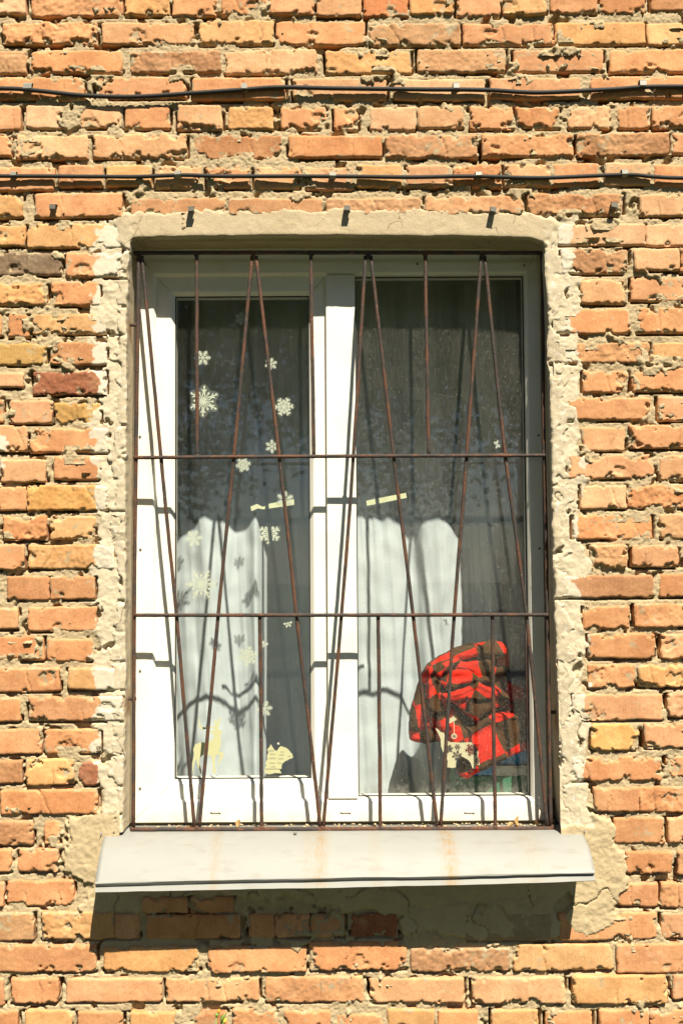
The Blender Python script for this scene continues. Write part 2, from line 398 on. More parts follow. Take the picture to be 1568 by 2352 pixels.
BR += reg(0, 2500, sL, [
    [(-90, 275, 180, 490), (250, 262, 1090, 482)],
    [(-90, 548, 365, 770), (385, 548, 885, 770)],
    [(-90, 825, 200, 1030, 'b2'), (222, 815, 655, 1045, 'y'), (690, 838, 870, 1050, 'r')],
    [(5, 1083, 865, 1307)],
    [(-90, 1360, 290, 1585, 'b2'), (390, 1360, 525, 1570)],
    [(-90, 1615, 105, 1815), (160, 1605, 515, 1810)],
    [(-90, 1900, 40, 2120), (55, 1880, 650, 2112)]])
BR += reg(0, 3040, sA, [
    [(655, 395, 862, 470), (872, 395, 1072, 475)],
    [(-80, 470, 155, 600, 'g'), (190, 462, 525, 592, 'y'), (528, 475, 640, 590), (670, 475, 1105, 587), (1142, 475, 1262, 583), (1266, 475, 1425, 583), (1430, 475, 1583, 583)],
    [(-80, 615, 443, 745), (477, 622, 915, 745, 'y'), (955, 622, 1408, 740), (1422, 600, 1868, 735)],
    [(-80, 770, 20, 900), (50, 770, 270, 888), (300, 770, 742, 885), (760, 768, 1190, 884, 'p'), (1220, 760, 1668, 885)],
    [(-80, 915, 85, 1050), (112, 915, 330, 1050, 'y'), (358, 922, 565, 1050), (598, 925, 800, 1050, 'y'), (880, 928, 1045, 1050, 'b2'), (1070, 910, 1275, 1050, 'b2'), (1305, 918, 1520, 1050), (1545, 935, 1756, 1050)]])
BR += reg(1280, 3040, sA, [
    [(45, 470, 260, 580, 'r'), (560, 470, 960, 598, 'm2'), (1000, 468, 1450, 598), (1470, 470, 1650, 592)],
    [(320, 630, 772, 742, 'g'), (790, 612, 1245, 738, 'y'), (1265, 610, 1650, 748)],
    [(130, 768, 562, 885, 'p'), (600, 763, 1025, 888, 'p'), (1060, 755, 1497, 890, 'y'), (1525, 755, 1650, 875)],
    [(212, 913, 425, 1050, 'y'), (445, 915, 625, 1050), (690, 915, 905, 1050, 'y'), (940, 920, 1150, 1050), (1188, 913, 1415, 1050), (1420, 915, 1650, 1050)]])
BR += reg(2040, 700, sL, [
    [(120, 318, 895, 517, 'p'), (905, 320, 1320, 520, 'p')],
    [(150, 553, 745, 767, 'g'), (790, 545, 1185, 742, 'p'), (1200, 550, 1320, 760)],
    [(325, 818, 715, 1037, 'p'), (768, 798, 1320, 1007)],
    [(110, 1075, 755, 1297), (815, 1063, 1320, 1292)],
    [(115, 1370, 925, 1557, 'g'), (960, 1370, 1320, 1562, 'y')],
    [(345, 1622, 740, 1817), (770, 1593, 1320, 1812)],
    [(200, 1858, 930, 2062), (1000, 1848, 1320, 2067)],
    [(330, 2118, 712, 2332, 'p'), (755, 2100, 1320, 2312)]])
BR += reg(2040, 1600, sL, [
    [(200, 243, 970, 462), (1020, 253, 1320, 482, 'p')],
    [(320, 513, 722, 727, 'p'), (735, 513, 1320, 722)],
    [(250, 773, 950, 997), (1025, 768, 1320, 987, 'p')],
    [(405, 1040, 725, 1257, 'p'), (780, 1043, 1180, 1242), (1240, 1040, 1320, 1250)],
    [(140, 1308, 960, 1512, 'b2'), (1020, 1298, 1320, 1502, 'b2')],
    [(345, 1583, 750, 1787), (795, 1558, 1320, 1772)],
    [(390, 1823, 970, 2047), (1030, 1828, 1320, 2047)],
    [(385, 2098, 800, 2307), (830, 2093, 1320, 2302, 'y')]])
BR += reg(2040, 2500, sL, [
    [(250, 238, 1040, 477), (1090, 235, 1320, 447)],
    [(420, 503, 840, 742, 'yy'), (885, 500, 1320, 717)],
    [(240, 788, 1030, 1012), (1075, 788, 1320, 997)],
    [(440, 1063, 830, 1282), (835, 1058, 1320, 1287)],
    [(620, 1328, 1060, 1562, 'b2'), (1095, 1335, 1320, 1557)],
    [(725, 1628, 1120, 1827), (1175, 1625, 1320, 1832, 'b2')],
    [(640, 1908, 1005, 2122), (1030, 1908, 1180, 2132), (1188, 1908, 1320, 2132)]])

PAL = {'': [(.58, .285, .13), (.59, .30, .145), (.57, .27, .12), (.60, .315, .16), (.58, .28, .13)],
       'p': [(.62, .36, .185), (.61, .345, .175), (.63, .37, .20)], 'y': [(.59, .325, .135), (.58, .32, .135), (.60, .34, .15)],
       'yy': [(.59, .33, .115)], 'b': [(.40, .19, .085)], 'b2': [(.47, .225, .10), (.46, .225, .105)], 'd': [(.235, .165, .105)], 'r': [(.32, .12, .06)],
       'r2': [(.50, .19, .075)], 'c': [(.44, .26, .085)], 'g': [(.46, .25, .12), (.43, .225, .11)], 'm': [(.50, .27, .135)], 'm2': [(.36, .26, .15)]}

RECTS = []
for (x0, y0, x1, y1, k) in BR:
    a = P(x0, y1); b = P(x1, y0); RECTS.append((a.x, a.z, b.x, b.z, k))
# opening in the wall, corner points on the wall face
OPL = [(281, 1912), (283, 1800), (286, 1600), (287, 1300), (288, 1000), (289, 760), (294, 600), (299, 556)]
OPT = [(306, 545), (420, 543), (600, 541), (784, 541), (1000, 542), (1150, 544), (1215, 547)]
OPR = [(1250, 556), (1254, 640), (1258, 760), (1265, 1000), (1272, 1300), (1280, 1550), (1288, 1720), (1294, 1830), (1302, 1912)]
X0 = P(286, 1300).x; X1 = P(1270, 1300).x; ZT = P(784, 541).z; ZB = P(784, 1905).z

wall = empty('brick_wall', (0, 0, 0))
tag(wall, 'weathered orange brick wall with crumbling tan mortar round the barred window', 'wall')

def make_brick(i, r):
    x0, z0, x1, z1, kind = r
    w = x1 - x0; h = z1 - z0; res = .0032
    nx = max(6, int(w / res)); nz = max(6, int(h / res))
    u = np.linspace(0, 1, nx); v = np.linspace(0, 1, nz); U, V = np.meshgrid(u, v)
    sd = 1000 + i * 31
    # wavering outline
    tl = random.uniform(-.003, .003); tr = random.uniform(-.003, .003)
    X = x0 + U * w + (1 - U) * (.0022 * fbm(V * h, V * 0 + i, 45, sd) + tl * (V - .5)) + U * (.0022 * fbm(V * h, V * 0 + i + 50, 45, sd + 3) + tr * (V - .5))
    Z = z0 + V * h + (1 - V) * (.0022 * fbm(U * w, U * 0 + i, 32, sd + 5)) + V * (.0018 * fbm(U * w, U * 0 + i + 9, 32, sd + 7))
    rad = random.uniform(.004, .010)
    qx = np.abs((U - .5) * w) - (w / 2 - rad); qz = np.abs((V - .5) * h) - (h / 2 - rad)
    sdf = np.hypot(np.maximum(qx, 0), np.maximum(qz, 0)) + np.minimum(np.maximum(qx, qz), 0) - rad
    e = -sdf
    rough = 1.0; 
    if kind in ('g', 'r', 'd') or random.random() < .18: rough = random.uniform(2.0, 4.0)
    off = random.gauss(.000, .0024)
    H = off + (U - .5) * random.gauss(0, .003) + (V - .5) * random.gauss(0, .002)
    H = H + .0006 * rough * fbm(X, Z, 28, sd + 11) + .0004 * rough * fbm(X, Z, 120, sd + 13)
    H = H - .0024 * np.exp(-np.maximum(e, 0) / .0016) - np.where(e < 0, .03 * sst(0, .006, -e), 0)
    # chips along the arrises, mostly the lower one
    bias = (random.uniform(-.75, -.35) if random.random() < .45 else random.uniform(-.30, .16)) + (V < .35) * .14
    c = fbm(X, Z, 38, sd + 17, 3) + bias + .25 * fbm(X, Z, 160, sd + 19, 2)
    chip = sst(-.001, .0035, np.clip(c, 0, 1) * .019 - np.maximum(e, 0))
    H = H - chip * (.0085 + .005 * fbm(X, Z, 90, sd + 21))
    if random.random() < .30:      # spalled patch on the face
        cx, cz = random.random(), random.random() * .6
        d2 = np.hypot((U - cx) * w, (V - cz) * h * 1.4) / random.uniform(.012, .03) + .5 * fbm(X, Z, 60, sd + 23)
        sp = sst(1.0, .75, d2); H = H - sp * .005; chip = np.maximum(chip, sp * .7)
    for _ in range(random.choice((0, 0, 1, 1, 2)) if w > .15 else random.choice((0, 0, 0, 1))):     # cracks
        cu = random.uniform(.15, .85); ln = random.choice((1.2, 1.2, .6)); tilt = random.gauss(0, .25)
        dx = np.abs((U - cu) * w - tilt * (V - .5) * h - .004 * fbm(V * h, V * 0 + cu * 9, 40, sd + 29))
        H = H - .0042 * np.exp(-(dx / .0017) ** 2) * sst(ln, ln - .15, V)
    lime = .55 * chip + .55 * sst(.008, .0, e) * (fbm(X, Z, 30, sd + 31) > .1) * .6 + .36 * sst(.25, .85, fbm(X, Z, 17, sd + 33) + (V - .6) * .5) + (.2 if kind == 'm' else 0) + (.12 if kind == 'g' else 0)
    nw = fbm(X, Z, 26, 501, 4)
    Lb = P(222, 1200).x; Rb = P(1322, 1200).x + (1.9 - Z) * .02
    white = sst(-.022, .022, X - Lb + nw * .022) * (X < 0) * (Z > P(0, 1800).z) + sst(-.022, .022, Rb - X + nw * .03) * (X > 0) * (Z < P(0, 510).z) * (Z > P(0, 1905).z)
    white = np.where((Z < P(784, 512).z) & (np.abs(X) < .9), white, 0)
    if kind == 'm': lime = lime + .25 * sst(.4, .1, V)
    white = np.maximum(white, sst(.045, .02, X - (P(-12, 1000).x) + .012 * nw) * sst(0.02, -.02, np.abs(Z - P(0, 1035).z) - .05))
    lim_cl = np.clip(lime, 0, 1)
    Vv = np.stack([X, -H, Z], -1).reshape(-1, 3)
    F = grid_faces(nz, nx)
    idx = np.arange(nz * nx).reshape(nz, nx)
    ring = np.concatenate([idx[0, :-1], idx[:-1, -1], idx[-1, :0:-1], idx[:0:-1, 0]])
    back = Vv[ring].copy(); back[:, 1] = .058
    n0 = len(Vv); k = len(ring); ri = n0 + np.arange(k); bi = ri + k
    Fs = np.stack([ri, bi, np.roll(bi, -1), np.roll(ri, -1)], -1)
    me = np_mesh('brick', np.vstack([Vv, Vv[ring], back]), np.vstack([F, Fs]))
    fattr(me, 'lime', np.concatenate([lim_cl.ravel(), np.full(2 * k, .3)])); fattr(me, 'white', np.concatenate([white.ravel(), np.zeros(2 * k)]))
    o = link('brick', me, M['brick'], wall)
    cc = random.choice(PAL[kind]); j = random.uniform(.93, 1.07); g = random.uniform(.96, 1.05)
    o.color = (cc[0] * j, cc[1] * j * g, cc[2] * j * g * g, 1)
    return o

for i, r in enumerate(RECTS): make_brick(i, r)

def make_mortar():
    gx0 = P(-75, 1200).x; gx1 = P(1643, 1200).x; gz0 = P(784, 2425).z; gz1 = P(784, -62).z; res = .0031
    xs = np.arange(gx0, gx1, res); zs = np.arange(gz0, gz1, res); X, Z = np.meshgrid(xs, zs)
    H = -.0066 + .0022 * fbm(X, Z, 11, 1, 3) + .0014 * fbm(X, Z, 50, 4, 4) + .0013 * (np.abs(fbm(X, Z, 120, 2, 3)) * 2 - .6) + .0008 * fbm(X, Z, 240, 3, 1)
    hole = sst(.50, .74, fbm(X, Z, 26, 5, 3)); H = H - hole * .016
    inside = np.zeros(X.shape, bool)
    def win(a, b, c, d):
        i0 = max(0, int((b - gz0) / res)); i1 = min(len(zs), int((d - gz0) / res) + 2); j0 = max(0, int((a - gx0) / res)); j1 = min(len(xs), int((c - gx0) / res) + 2)
        return slice(i0, max(i0, i1)), slice(j0, max(j0, j1))
    for n, (x0, z0, x1, z1, k) in enumerate(RECTS):
        s = win(x0 - .012, z0 - .014, x1 + .012, z1 + .01); x = X[s]; z = Z[s]
        if x.size == 0: continue
        # open gap under the brick and on some ends
        under = sst(z0 - .0072, z0 - .0042, z) * (z < z0 + .004) * sst(x0 - .004, x0 + .004, x) * sst(x1 + .004, x1 - .004, x)
        g = sst(-.05, .18, fbm(x, z * 0 + n, 13, 71, 3) + .14)
        H[s] -= under * g * .036
        lef = sst(x0 - .009, x0 - .004, x) * (x < x0 + .003) * (z > z0) * (z < z1); rig = sst(x1 + .009, x1 + .004, x) * (x > x1 - .003) * (z > z0) * (z < z1)
        gl = sst(.05, .45, fbm(x * 0 + n, z, 22, 73, 2) + (.25 if n % 5 == 0 else -.12)); H[s] -= np.maximum(lef, rig * .6) * gl * .038
        s = win(x0 + .024, z0 + .022, x1 - .024, z1 - .022); inside[s] = True
    # places where the mortar was smeared over the bricks
    smear = sst(.62, .80, fbm(X, Z, 9, 91, 4) + .18 * fbm(X, Z, 60, 92, 3)); H = H + smear * .0095
    PL = np.zeros(X.shape); PALE = np.zeros(X.shape)
    def zone(pts, hh, amp, edge=.02):
        nonlocal H, PL, inside
        q = [(P(a, b).x, P(a, b).z) for a, b in pts]
        d = poly_sdf(X, Z, q) + .022 * fbm(X, Z, 16, 301, 4) + .006 * fbm(X, Z, 70, 303, 2)
        m = sst(.004, -.005, d)
        H = H * (1 - m) + m * (hh + amp * fbm(X, Z, 9, 305, 3) * .6 + .0013 * fbm(X, Z, 55, 308, 4) + .0007 * fbm(X, Z, 140, 306, 2)); PL = np.maximum(PL, m); inside &= ~(m > .02)
    zone([(150, 1868), (250, 1862), (300, 1890), (300, 1960), (236, 2075), (205, 2125), (185, 2090), (215, 2040), (165, 2010), (142, 1960), (146, 1900)], .002, .003)
    zone([(1262, 1895), (1330, 1872), (1420, 1890), (1428, 1960), (1436, 2030), (1420, 2085), (1416, 2110), (1340, 2142), (1290, 2120), (1300, 2050)], .003, .003)
    zone([(210, 2000), (1320, 2000), (1312, 2065), (1220, 2100), (1140, 2110), (1040, 2120), (940, 2100), (850, 2085), (770, 2078), (560, 2072), (420, 2062), (325, 2085), (215, 2112)], .001, .009)
    zone([(925, 2090), (1270, 2080), (1280, 2145), (1180, 2152), (1060, 2150), (935, 2140)], .003, .004)
    def pale(pts, hh, amp):
        nonlocal H, PALE
        q = [(P(a, b).x, P(a, b).z) for a, b in pts]; d = poly_sdf(X, Z, q) + .030 * fbm(X, Z, 14, 321, 4); m = sst(.006, -.008, d)
        keepgap = sst(-.014, -.020, H); m2 = m * (1 - keepgap * .8)
        H = H * (1 - m2) + m2 * (hh + amp * fbm(X, Z, 24, 325, 4) + .0008 * fbm(X, Z, 120, 326, 2)); PALE = np.maximum(PALE, m)
    pale([(212, 500), (300, 500), (300, 1880), (232, 1880), (222, 1500), (218, 900)], -.0018, .0026)
    pale([(1240, 490), (1322, 500), (1330, 1000), (1345, 1500), (1350, 1885), (1290, 1890), (1260, 900)], -.0018, .0026)
    # cracks in the cement patches
    cr = np.abs(fbm(X, Z, 7, 311, 3)); H = H - PL * .010 * sst(.022, .0, cr)
    V = np.stack([X, -H, Z], -1).reshape(-1, 3); F = grid_faces(len(zs), len(xs))
    opx0 = X0 - .012; opx1 = X1 + .012
    infl = inside.ravel(); op = ((X > opx0) & (X < opx1) & (Z < ZT + .012) & (Z > ZB - .02)).ravel()
    bad = infl | op
    F = F[~np.all(bad[F], axis=1)]
    used = np.zeros(len(V), bool); used[F.ravel()] = True; remap = np.cumsum(used) - 1
    me = np_mesh('mortar', V[used], remap[F], smooth=True); fattr(me, 'plaster', PL.ravel()[used]); fattr(me, 'pale', PALE.ravel()[used])
    return link('mortar', me, M['mortar'], wall)

def poly_sdf(X, Z, pts):
    d = np.full(X.shape, 1e9); s = np.ones(X.shape); n = len(pts)
    for i in range(n):
        ax, az = pts[i]; bx, bz = pts[i - 1]
        ex, ez = bx - ax, bz - az; wx, wz = X - ax, Z - az
        t = np.clip((wx * ex + wz * ez) / (ex * ex + ez * ez + 1e-12), 0, 1)
        d = np.minimum(d, (wx - ex * t) ** 2 + (wz - ez * t) ** 2)
        c1 = Z >= az; c2 = Z < bz; c3 = ex * wz > ez * wx
        s = np.where((c1 & c2 & c3) | (~c1 & ~c2 & ~c3), -s, s)
    return s * np.sqrt(d)
make_mortar()

# plaster round the opening: wall face, rough arris and reveal in one sheet
def make_surround():
    pts = [(P(a, b).x, P(a, b).z) for a, b in OPL + OPT + OPR]
    pts = np.array(pts); seg = np.hypot(*np.diff(pts, axis=0).T); L = np.concatenate([[0], np.cumsum(seg)])
    n = int(L[-1] / .0035); s = np.linspace(0, L[-1], n); sx = np.interp(s, L, pts[:, 0]); sz = np.interp(s, L, pts[:, 1])
    Ltop0 = L[len(OPL) - 1]; Ltop1 = L[len(OPL) + len(OPT)]
    ang = np.where(s < Ltop0, 0, np.where(s > Ltop1, 1, .5)).astype(float)      # 0 left, .5 top, 1 right
    k = 9; ang = np.convolve(np.pad(ang, k, mode='edge'), np.ones(2 * k + 1) / (2 * k + 1), 'valid')
    ndx = -np.cos(ang * math.pi); ndz = np.sin(ang * math.pi)
    topm = np.clip(1 - np.abs(ang - .5) * 2.2, 0, 1)
    mitre = np.maximum(np.abs(ndx), np.abs(ndz)); ndx = ndx / mitre; ndz = ndz / mitre
    jw = np.where(ang > .5, .046, .034); W = jw * (1 - topm) + .078 * topm; fan = (ang > .001) & (ang < .999) & (np.abs(ang - .5) > .001)
    a4 = np.where(ang > .5, (1 - ang) * 4, ang * 4); vx = np.where(ang > .5, 1, -1) * jw * np.minimum(1, 2 - a4); vz = .078 * np.minimum(1, a4)
    ndx = np.where(fan, vx / W, ndx); ndz = np.where(fan, vz / W, ndz)
    o_out = np.concatenate([np.arange(.135, .006, -.0036), [.0045, .0030, .0016, .0006]]); y_in = np.concatenate([[.002, .005, .009], np.arange(.014, .205, .008)])
    nc = len(o_out) + len(y_in); Vx = np.zeros((n, nc)); Vy = Vx.copy(); Vz = Vx.copy()
    O, SS = np.meshgrid(o_out, s); bx = sx[:, None] + ndx[:, None] * O; bz = sz[:, None] + ndz[:, None] * O
    T = topm[:, None]
    lump = fbm(bx, bz, 17, 401, 4); fine = fbm(bx, bz, 70, 403, 3)
    h = .0006 + (1 - T) * (.0024 * lump + .0008 * fine) + T * (.0008 + .0009 * lump + .0004 * fine)
    pit = sst(.62, .8, fbm(bx, bz, 34, 405, 3)) * (1 - T); h = h - pit * .006
    # ghost of the joints under the thin plaster
    joint = np.zeros(h.shape)
    for (x0, z0, x1, z1, kk) in RECTS:
        if (x1 > X0 - .16 and x0 < X0) or (x0 < X1 + .16 and x1 > X1):
            joint = np.maximum(joint, np.exp(-((bz - z0 + .004 + .002 * lump) / .0035) ** 2) * (bx > x0 - .02) * (bx < x1 + .1))
    h = h - joint * (1 - T) * .009 * sst(-.3, .3, fbm(bx, bz, 10, 407, 2) + .05)
    Wb = W[:, None] * (1 + .75 * (1 - .82 * T) * fbm(bx, bz, 15, 409, 4)) + .004 * fine
    h = h - sst(-.009, .010, O - Wb) * .024
    edge = np.exp(-O / .0022); h = h - edge * .004
    rough_e = (.0040 * fbm(s, s * 0, 34, 411, 4) * (1 - topm * .65))[:, None]
    Vx[:, :len(o_out)] = bx + ndx[:, None] * rough_e * np.exp(-O / .02); Vz[:, :len(o_out)] = bz + ndz[:, None] * rough_e * np.exp(-O / .02); Vy[:, :len(o_out)] = -h
    Yi, SS2 = np.meshgrid(y_in, s)
    inn = -.0004 - .0016 * sst(0, .012, Yi) + rough_e * np.exp(-Yi / .02) + .0009 * fbm(SS2, Yi, 28, 413, 3)
    Vx[:, len(o_out):] = sx[:, None] + ndx[:, None] * inn; Vz[:, len(o_out):] = sz[:, None] + ndz[:, None] * inn; Vy[:, len(o_out):] = Yi + .0005
    tone = np.concatenate([np.repeat(T, len(o_out), 1), np.clip(T + .55, 0, 1) * np.ones(Yi.shape)], 1)
    stain = np.zeros(Vx.shape)
    for (px, py, sgn) in ((300, 745, -1), (300, 1600, -1), (1285, 1635, 1)):
        c = P(px, py, .06)
        m = np.exp(-((Vz - c.z + .02) / .035) ** 2 - ((Vy - .045) / .03) ** 2) * (np.sign(Vx) == sgn) * (Vy > .004); stain = np.maximum(stain, m * .8)
    V = np.stack([Vx, Vy, Vz], -1).reshape(-1, 3); F = grid_faces(n, nc)
    me = np_mesh('plaster_surround', V, F); fattr(me, 'tone', tone); fattr(me, 'stain', stain)
    o = link('plaster_surround', me, M['surround'], wall); o['label'] = 'pale rough plaster band round the window opening'
make_surround()

# wall body behind the facing, and the face going on beyond the photograph
def mat_far():
    t = NT('brick_face_beyond')
    b = t.new('ShaderNodeTexBrick'); sw = t.new('ShaderNodeSeparateXYZ'); t.l.new(t.pos(), sw.inputs[0])
    cb = t.new('ShaderNodeCombineXYZ'); t.l.new(sw.outputs['X'], cb.inputs[0]); t.l.new(sw.outputs['Z'], cb.inputs[1]); t.l.new(cb.outputs[0], b.inputs['Vector'])
    b.inputs['Scale'].default_value = 1.0; b.inputs['Brick Width'].default_value = .26; b.inputs['Row Height'].default_value = .079; b.inputs['Mortar Size'].default_value = .006
    b.inputs['Color1'].default_value = (.54, .24, .09, 1); b.inputs['Color2'].default_value = (.50, .26, .11, 1); b.inputs['Mortar'].default_value = (*MORTAR, 1)
    return t.done(t.mix(t.ramp(t.noise(30), .4, .7, 0, .35), b.outputs['Color'], MORTAR), .95, t.bump(b.outputs['Fac'], -.8, .01))
bm = bmesh.new()
cx0, cx1, ct, cb_ = X0 - .03, X1 + .03, ZT + .03, ZB - .06
for a, b in (((-4, .06, 0), (cx0, .40, 4.4)), ((cx1, .06, 0), (4, .40, 4.4)), ((cx0, .06, ct), (cx1, .40, 4.4)), ((cx0, .06, 0), (cx1, .40, cb_))):
    add_box(bm, a, b)
bm_obj('wall_core', bm, M['core'], wall)
bm = bmesh.new()
fx0 = P(-70, 1200).x; fx1 = P(1638, 1200).x; fz0 = P(784, 2420).z; fz1 = P(784, -57).z
for a, b in (((-4, .004, 0), (fx0, .0585, 4.4)), ((fx1, .004, 0), (4, .0585, 4.4)), ((fx0, .004, fz1), (fx1, .0585, 4.4)), ((fx0, .004, 0), (fx1, .0585, fz0))):
    add_box(bm, a, b)
bm_obj('outer_face', bm, mat_far(), wall)

# ground in front, room behind
me = np_mesh('ground', [(-60, -60, 0), (60, -60, 0), (60, 30, 0), (-60, 30, 0)], [(0, 1, 2, 3)])
g = link('ground', me, mat_plain('grass_ground', (0.04, 0.05, 0.018), .95, .5, 3, .5)); tag(g, None, kind='structure')
bm = bmesh.new()
for a, b in (((-2, 3.2, 0), (2, 3.3, 3)), ((-2.1, .41, 0), (-2, 3.3, 3)), ((2, .41, 0), (2.1, 3.3, 3)), ((-2.1, .41, 2.9), (2.1, 3.3, 3)), ((-2.1, .41, -.05), (2.1, 3.3, .02))):
    add_box(bm, a, b)
tag(bm_obj('room_interior', bm, M['room']), None, kind='structure')

# ------------------------------------------------------------------ the window
YF, YS, YG = .113, .128, .146
def avgx(a, b, y): return (P(*a, y).x + P(*b, y).x) / 2
def avgz(a, b, y): return (P(*a, y).z + P(*b, y).z) / 2
fL = P(303, 1200, YF).x; fR = avgx((1240, 640), (1256, 1830), YF)
fT = P(784, 566, YF).z; fB = avgz((560, 1890), (1080, 1887), YF)
sL_ = avgx((357, 640), (356, 1830), YF); inT = avgz((560, 631), (1000, 631), YF); inB = avgz((560, 1836), (1000, 1834), YF)
mL = avgx((746, 640), (756, 1830), YF); mR = avgx((813, 640), (824, 1830), YF)
gR = avgx((1203, 640), (1222, 1830), YF)
gl0 = avgx((400, 690), (401, 1785), YS); gl1 = avgx((708, 690), (716, 1785), YS); glT = avgz((440, 678), (680, 678), YS); glB = avgz((440, 1792), (680, 1790), YS)
window = empty('window', (0, YF, fB)); tag(window, 'white plastic two-pane window set in the plastered brick opening', 'window')

def ring_frame(name, ox0, oz0, ox1, oz1, ix0, iz0, ix1, iz1, yf, yb, mat, parent, cham=.008):
    """mitred frame: flat face, chamfered inner lip"""
    bm = bmesh.new()
    def loop(a, b, c, d, y): return [bm.verts.new(p) for p in ((a, y, b), (c, y, b), (c, y, d), (a, y, d))]
    e = .003
    L = [loop(ox0, oz0, ox1, oz1, yb), loop(ox0, oz0, ox1, oz1, yf + e), loop(ox0 + e, oz0 + e, ox1 - e, oz1 - e, yf),
         loop(ix0 - cham, iz0 - cham, ix1 + cham, iz1 + cham, yf), loop(ix0 - cham + e * .8, iz0 - cham + e * .8, ix1 + cham - e * .8, iz1 + cham - e * .8, yf + .0015),
         loop(ix0, iz0, ix1, iz1, yf + .011), loop(ix0, iz0, ix1, iz1, yb)]
    for a, b in zip(L, L[1:]):
        for k in range(4): bm.faces.new((a[k], a[(k + 1) % 4], b[(k + 1) % 4], b[k]))
    for k in range(4): bm.faces.new((L[-1][k], L[-1][(k + 1) % 4], L[0][(k + 1) % 4], L[0][k]))
    bmesh.ops.recalc_face_normals(bm, faces=bm.faces)
    return bm_obj(name, bm, mat, parent)
fr = ring_frame('frame', fL, fB, fR, fT, sL_, inB, gR, inT, YF, .182, M['pvc'], window)
bm = bmesh.new(); add_box(bm, (mL, YF - .0008, inB + .0005), (mR, .180, inT - .0005), .0025); mull = bm_obj('mullion', bm, M['pvc'], window)
sash = ring_frame('sash', sL_ - .004, inB - .004, mL + .006, inT + .004, gl0, glB, gl1, glT, YS, .186, M['pvc'], window, .012)
for (ax, az, bx, bz_, y) in ((fL, fB, sL_, inB, YF), (fR, fB, gR, inB, YF), (fL, fT, sL_, inT, YF), (fR, fT, gR, inT, YF), (sL_, inB, gl0, glB, YS), (mL, inB, gl1, glB, YS), (sL_, inT, gl0, glT, YS), (mL, inT, gl1, glT, YS)):
    dx_, dz_ = bx - ax, bz_ - az; ln = math.hypot(dx_, dz_); nx_, nz_ = -dz_ / ln * .0006, dx_ / ln * .0006; e0, e1 = .12, .72
    p0 = (ax + dx_ * e0, az + dz_ * e0); p1 = (ax + dx_ * e1, az + dz_ * e1); bm = bmesh.new()
    poly_prism(bm, [(p0[0] + nx_, y - .0003, p0[1] + nz_), (p1[0] + nx_, y - .0003, p1[1] + nz_), (p1[0] - nx_, y - .0003, p1[1] - nz_), (p0[0] - nx_, y - .0003, p0[1] - nz_)], (0, .001, 0)); bm_obj('mitre_seam', bm, M['seam'], fr if y == YF else sash)
bm = bmesh.new()
def gasket(x0, z0, x1, z1, y, w=.0035):
    for a, b in (((x0, y, z0), (x1, y + .004, z0 + w)), ((x0, y, z1 - w), (x1, y + .004, z1)), ((x0, y, z0 + w), (x0 + w, y + .004, z1 - w)), ((x1 - w, y, z0 + w), (x1, y + .004, z1 - w))):
        add_box(bm, a, b)
gasket(gl0 - .0002, glB - .0002, gl1 + .0002, glT + .0002, YG - .006); keep(bm_obj('gasket', bm, M['gasket']), sash)
bm = bmesh.new(); gasket(mR - .0002, inB - .0002, gR + .0002, inT + .0002, YG - .006); bm_obj('gasket', bm, M['gasket'], window)
bm = bmesh.new(); add_box(bm, (gl0 - .004, YG, glB - .004), (gl1 + .004, YG + .004, glT + .004)); bm_obj('glass_pane', bm, M['glass_l'], sash)
bm = bmesh.new(); add_box(bm, (mR - .004, YG, inB - .004), (gR + .004, YG + .004, inT + .004)); bm_obj('glass_pane', bm, M['glass_r'], window)
for px in (495, 793, 1077):                      # drain slots
    bm = bmesh.new(); c = P(px, 1868, YF)
    pts = [(c.x + (i / 9 - .5) * .030, c.z + .0016 * math.sin(i * 2.1) + (.0024 if i in (0, 1, 8, 9) else .0013)) for i in range(10)]
    lo = [(x, z - (.0042 if i in (0, 1, 8, 9) else .0026)) for i, (x, z) in enumerate(pts)]
    poly_prism(bm, [(x, YF - .0006, z) for x, z in pts + lo[::-1]], (0, .002, 0)); bm_obj('drain_slot', bm, M['dark'], fr)
for px, py in ((335, 607), (588, 605), (958, 606), (1203, 610), (322, 1003), (323, 1262), (322, 1541), (322, 1811), (1236, 1000), (1238, 1260)):   # screws
    bm = bmesh.new(); c = P(px, py, YF)
    bmesh.ops.create_cone(bm, cap_ends=True, segments=12, radius1=.0042, radius2=.0030, depth=.0025, matrix=Matrix.Translation((c.x, YF - .0012, c.z)) @ Matrix.Rotation(math.pi / 2, 4, 'X'))
    add_box(bm, (c.x - .0026, YF - .0028, c.z - .0005), (c.x + .0026, YF - .0022, c.z + .0005)); bm_obj('screw', bm, M['screw'], fr)
# mounting foam / mortar bed round the frame
bm = bmesh.new()
add_box(bm, (X0 - .005, .125, ZB - .05), (X1 + .02, .20, fB - .001)); add_box(bm, (X0 - .01, .135, fB), (fL + .0005, .20, ZT)); add_box(bm, (fR - .0005, .140, fB + .06), (X1 + .03, .20, ZT)); add_box(bm, (X0, .135, fT - .0005), (X1, .20, ZT + .01))
bmesh.ops.subdivide_edges(bm, edges=bm.edges, cuts=14, use_grid_fill=True)
for v in bm.verts: v.co.y += .004 * float(fbm(v.co.x, v.co.z, 40, 55, 3))
bm_obj('sealing_foam', bm, M['foam'], window)
# inner window board
bz = 1.6 - .795
bm = bmesh.new(); add_box(bm, (X0 - .02, .187, bz - .03), (X1 + .02, .47, bz), .004); bm_obj('inner_board', bm, M['board'], window)

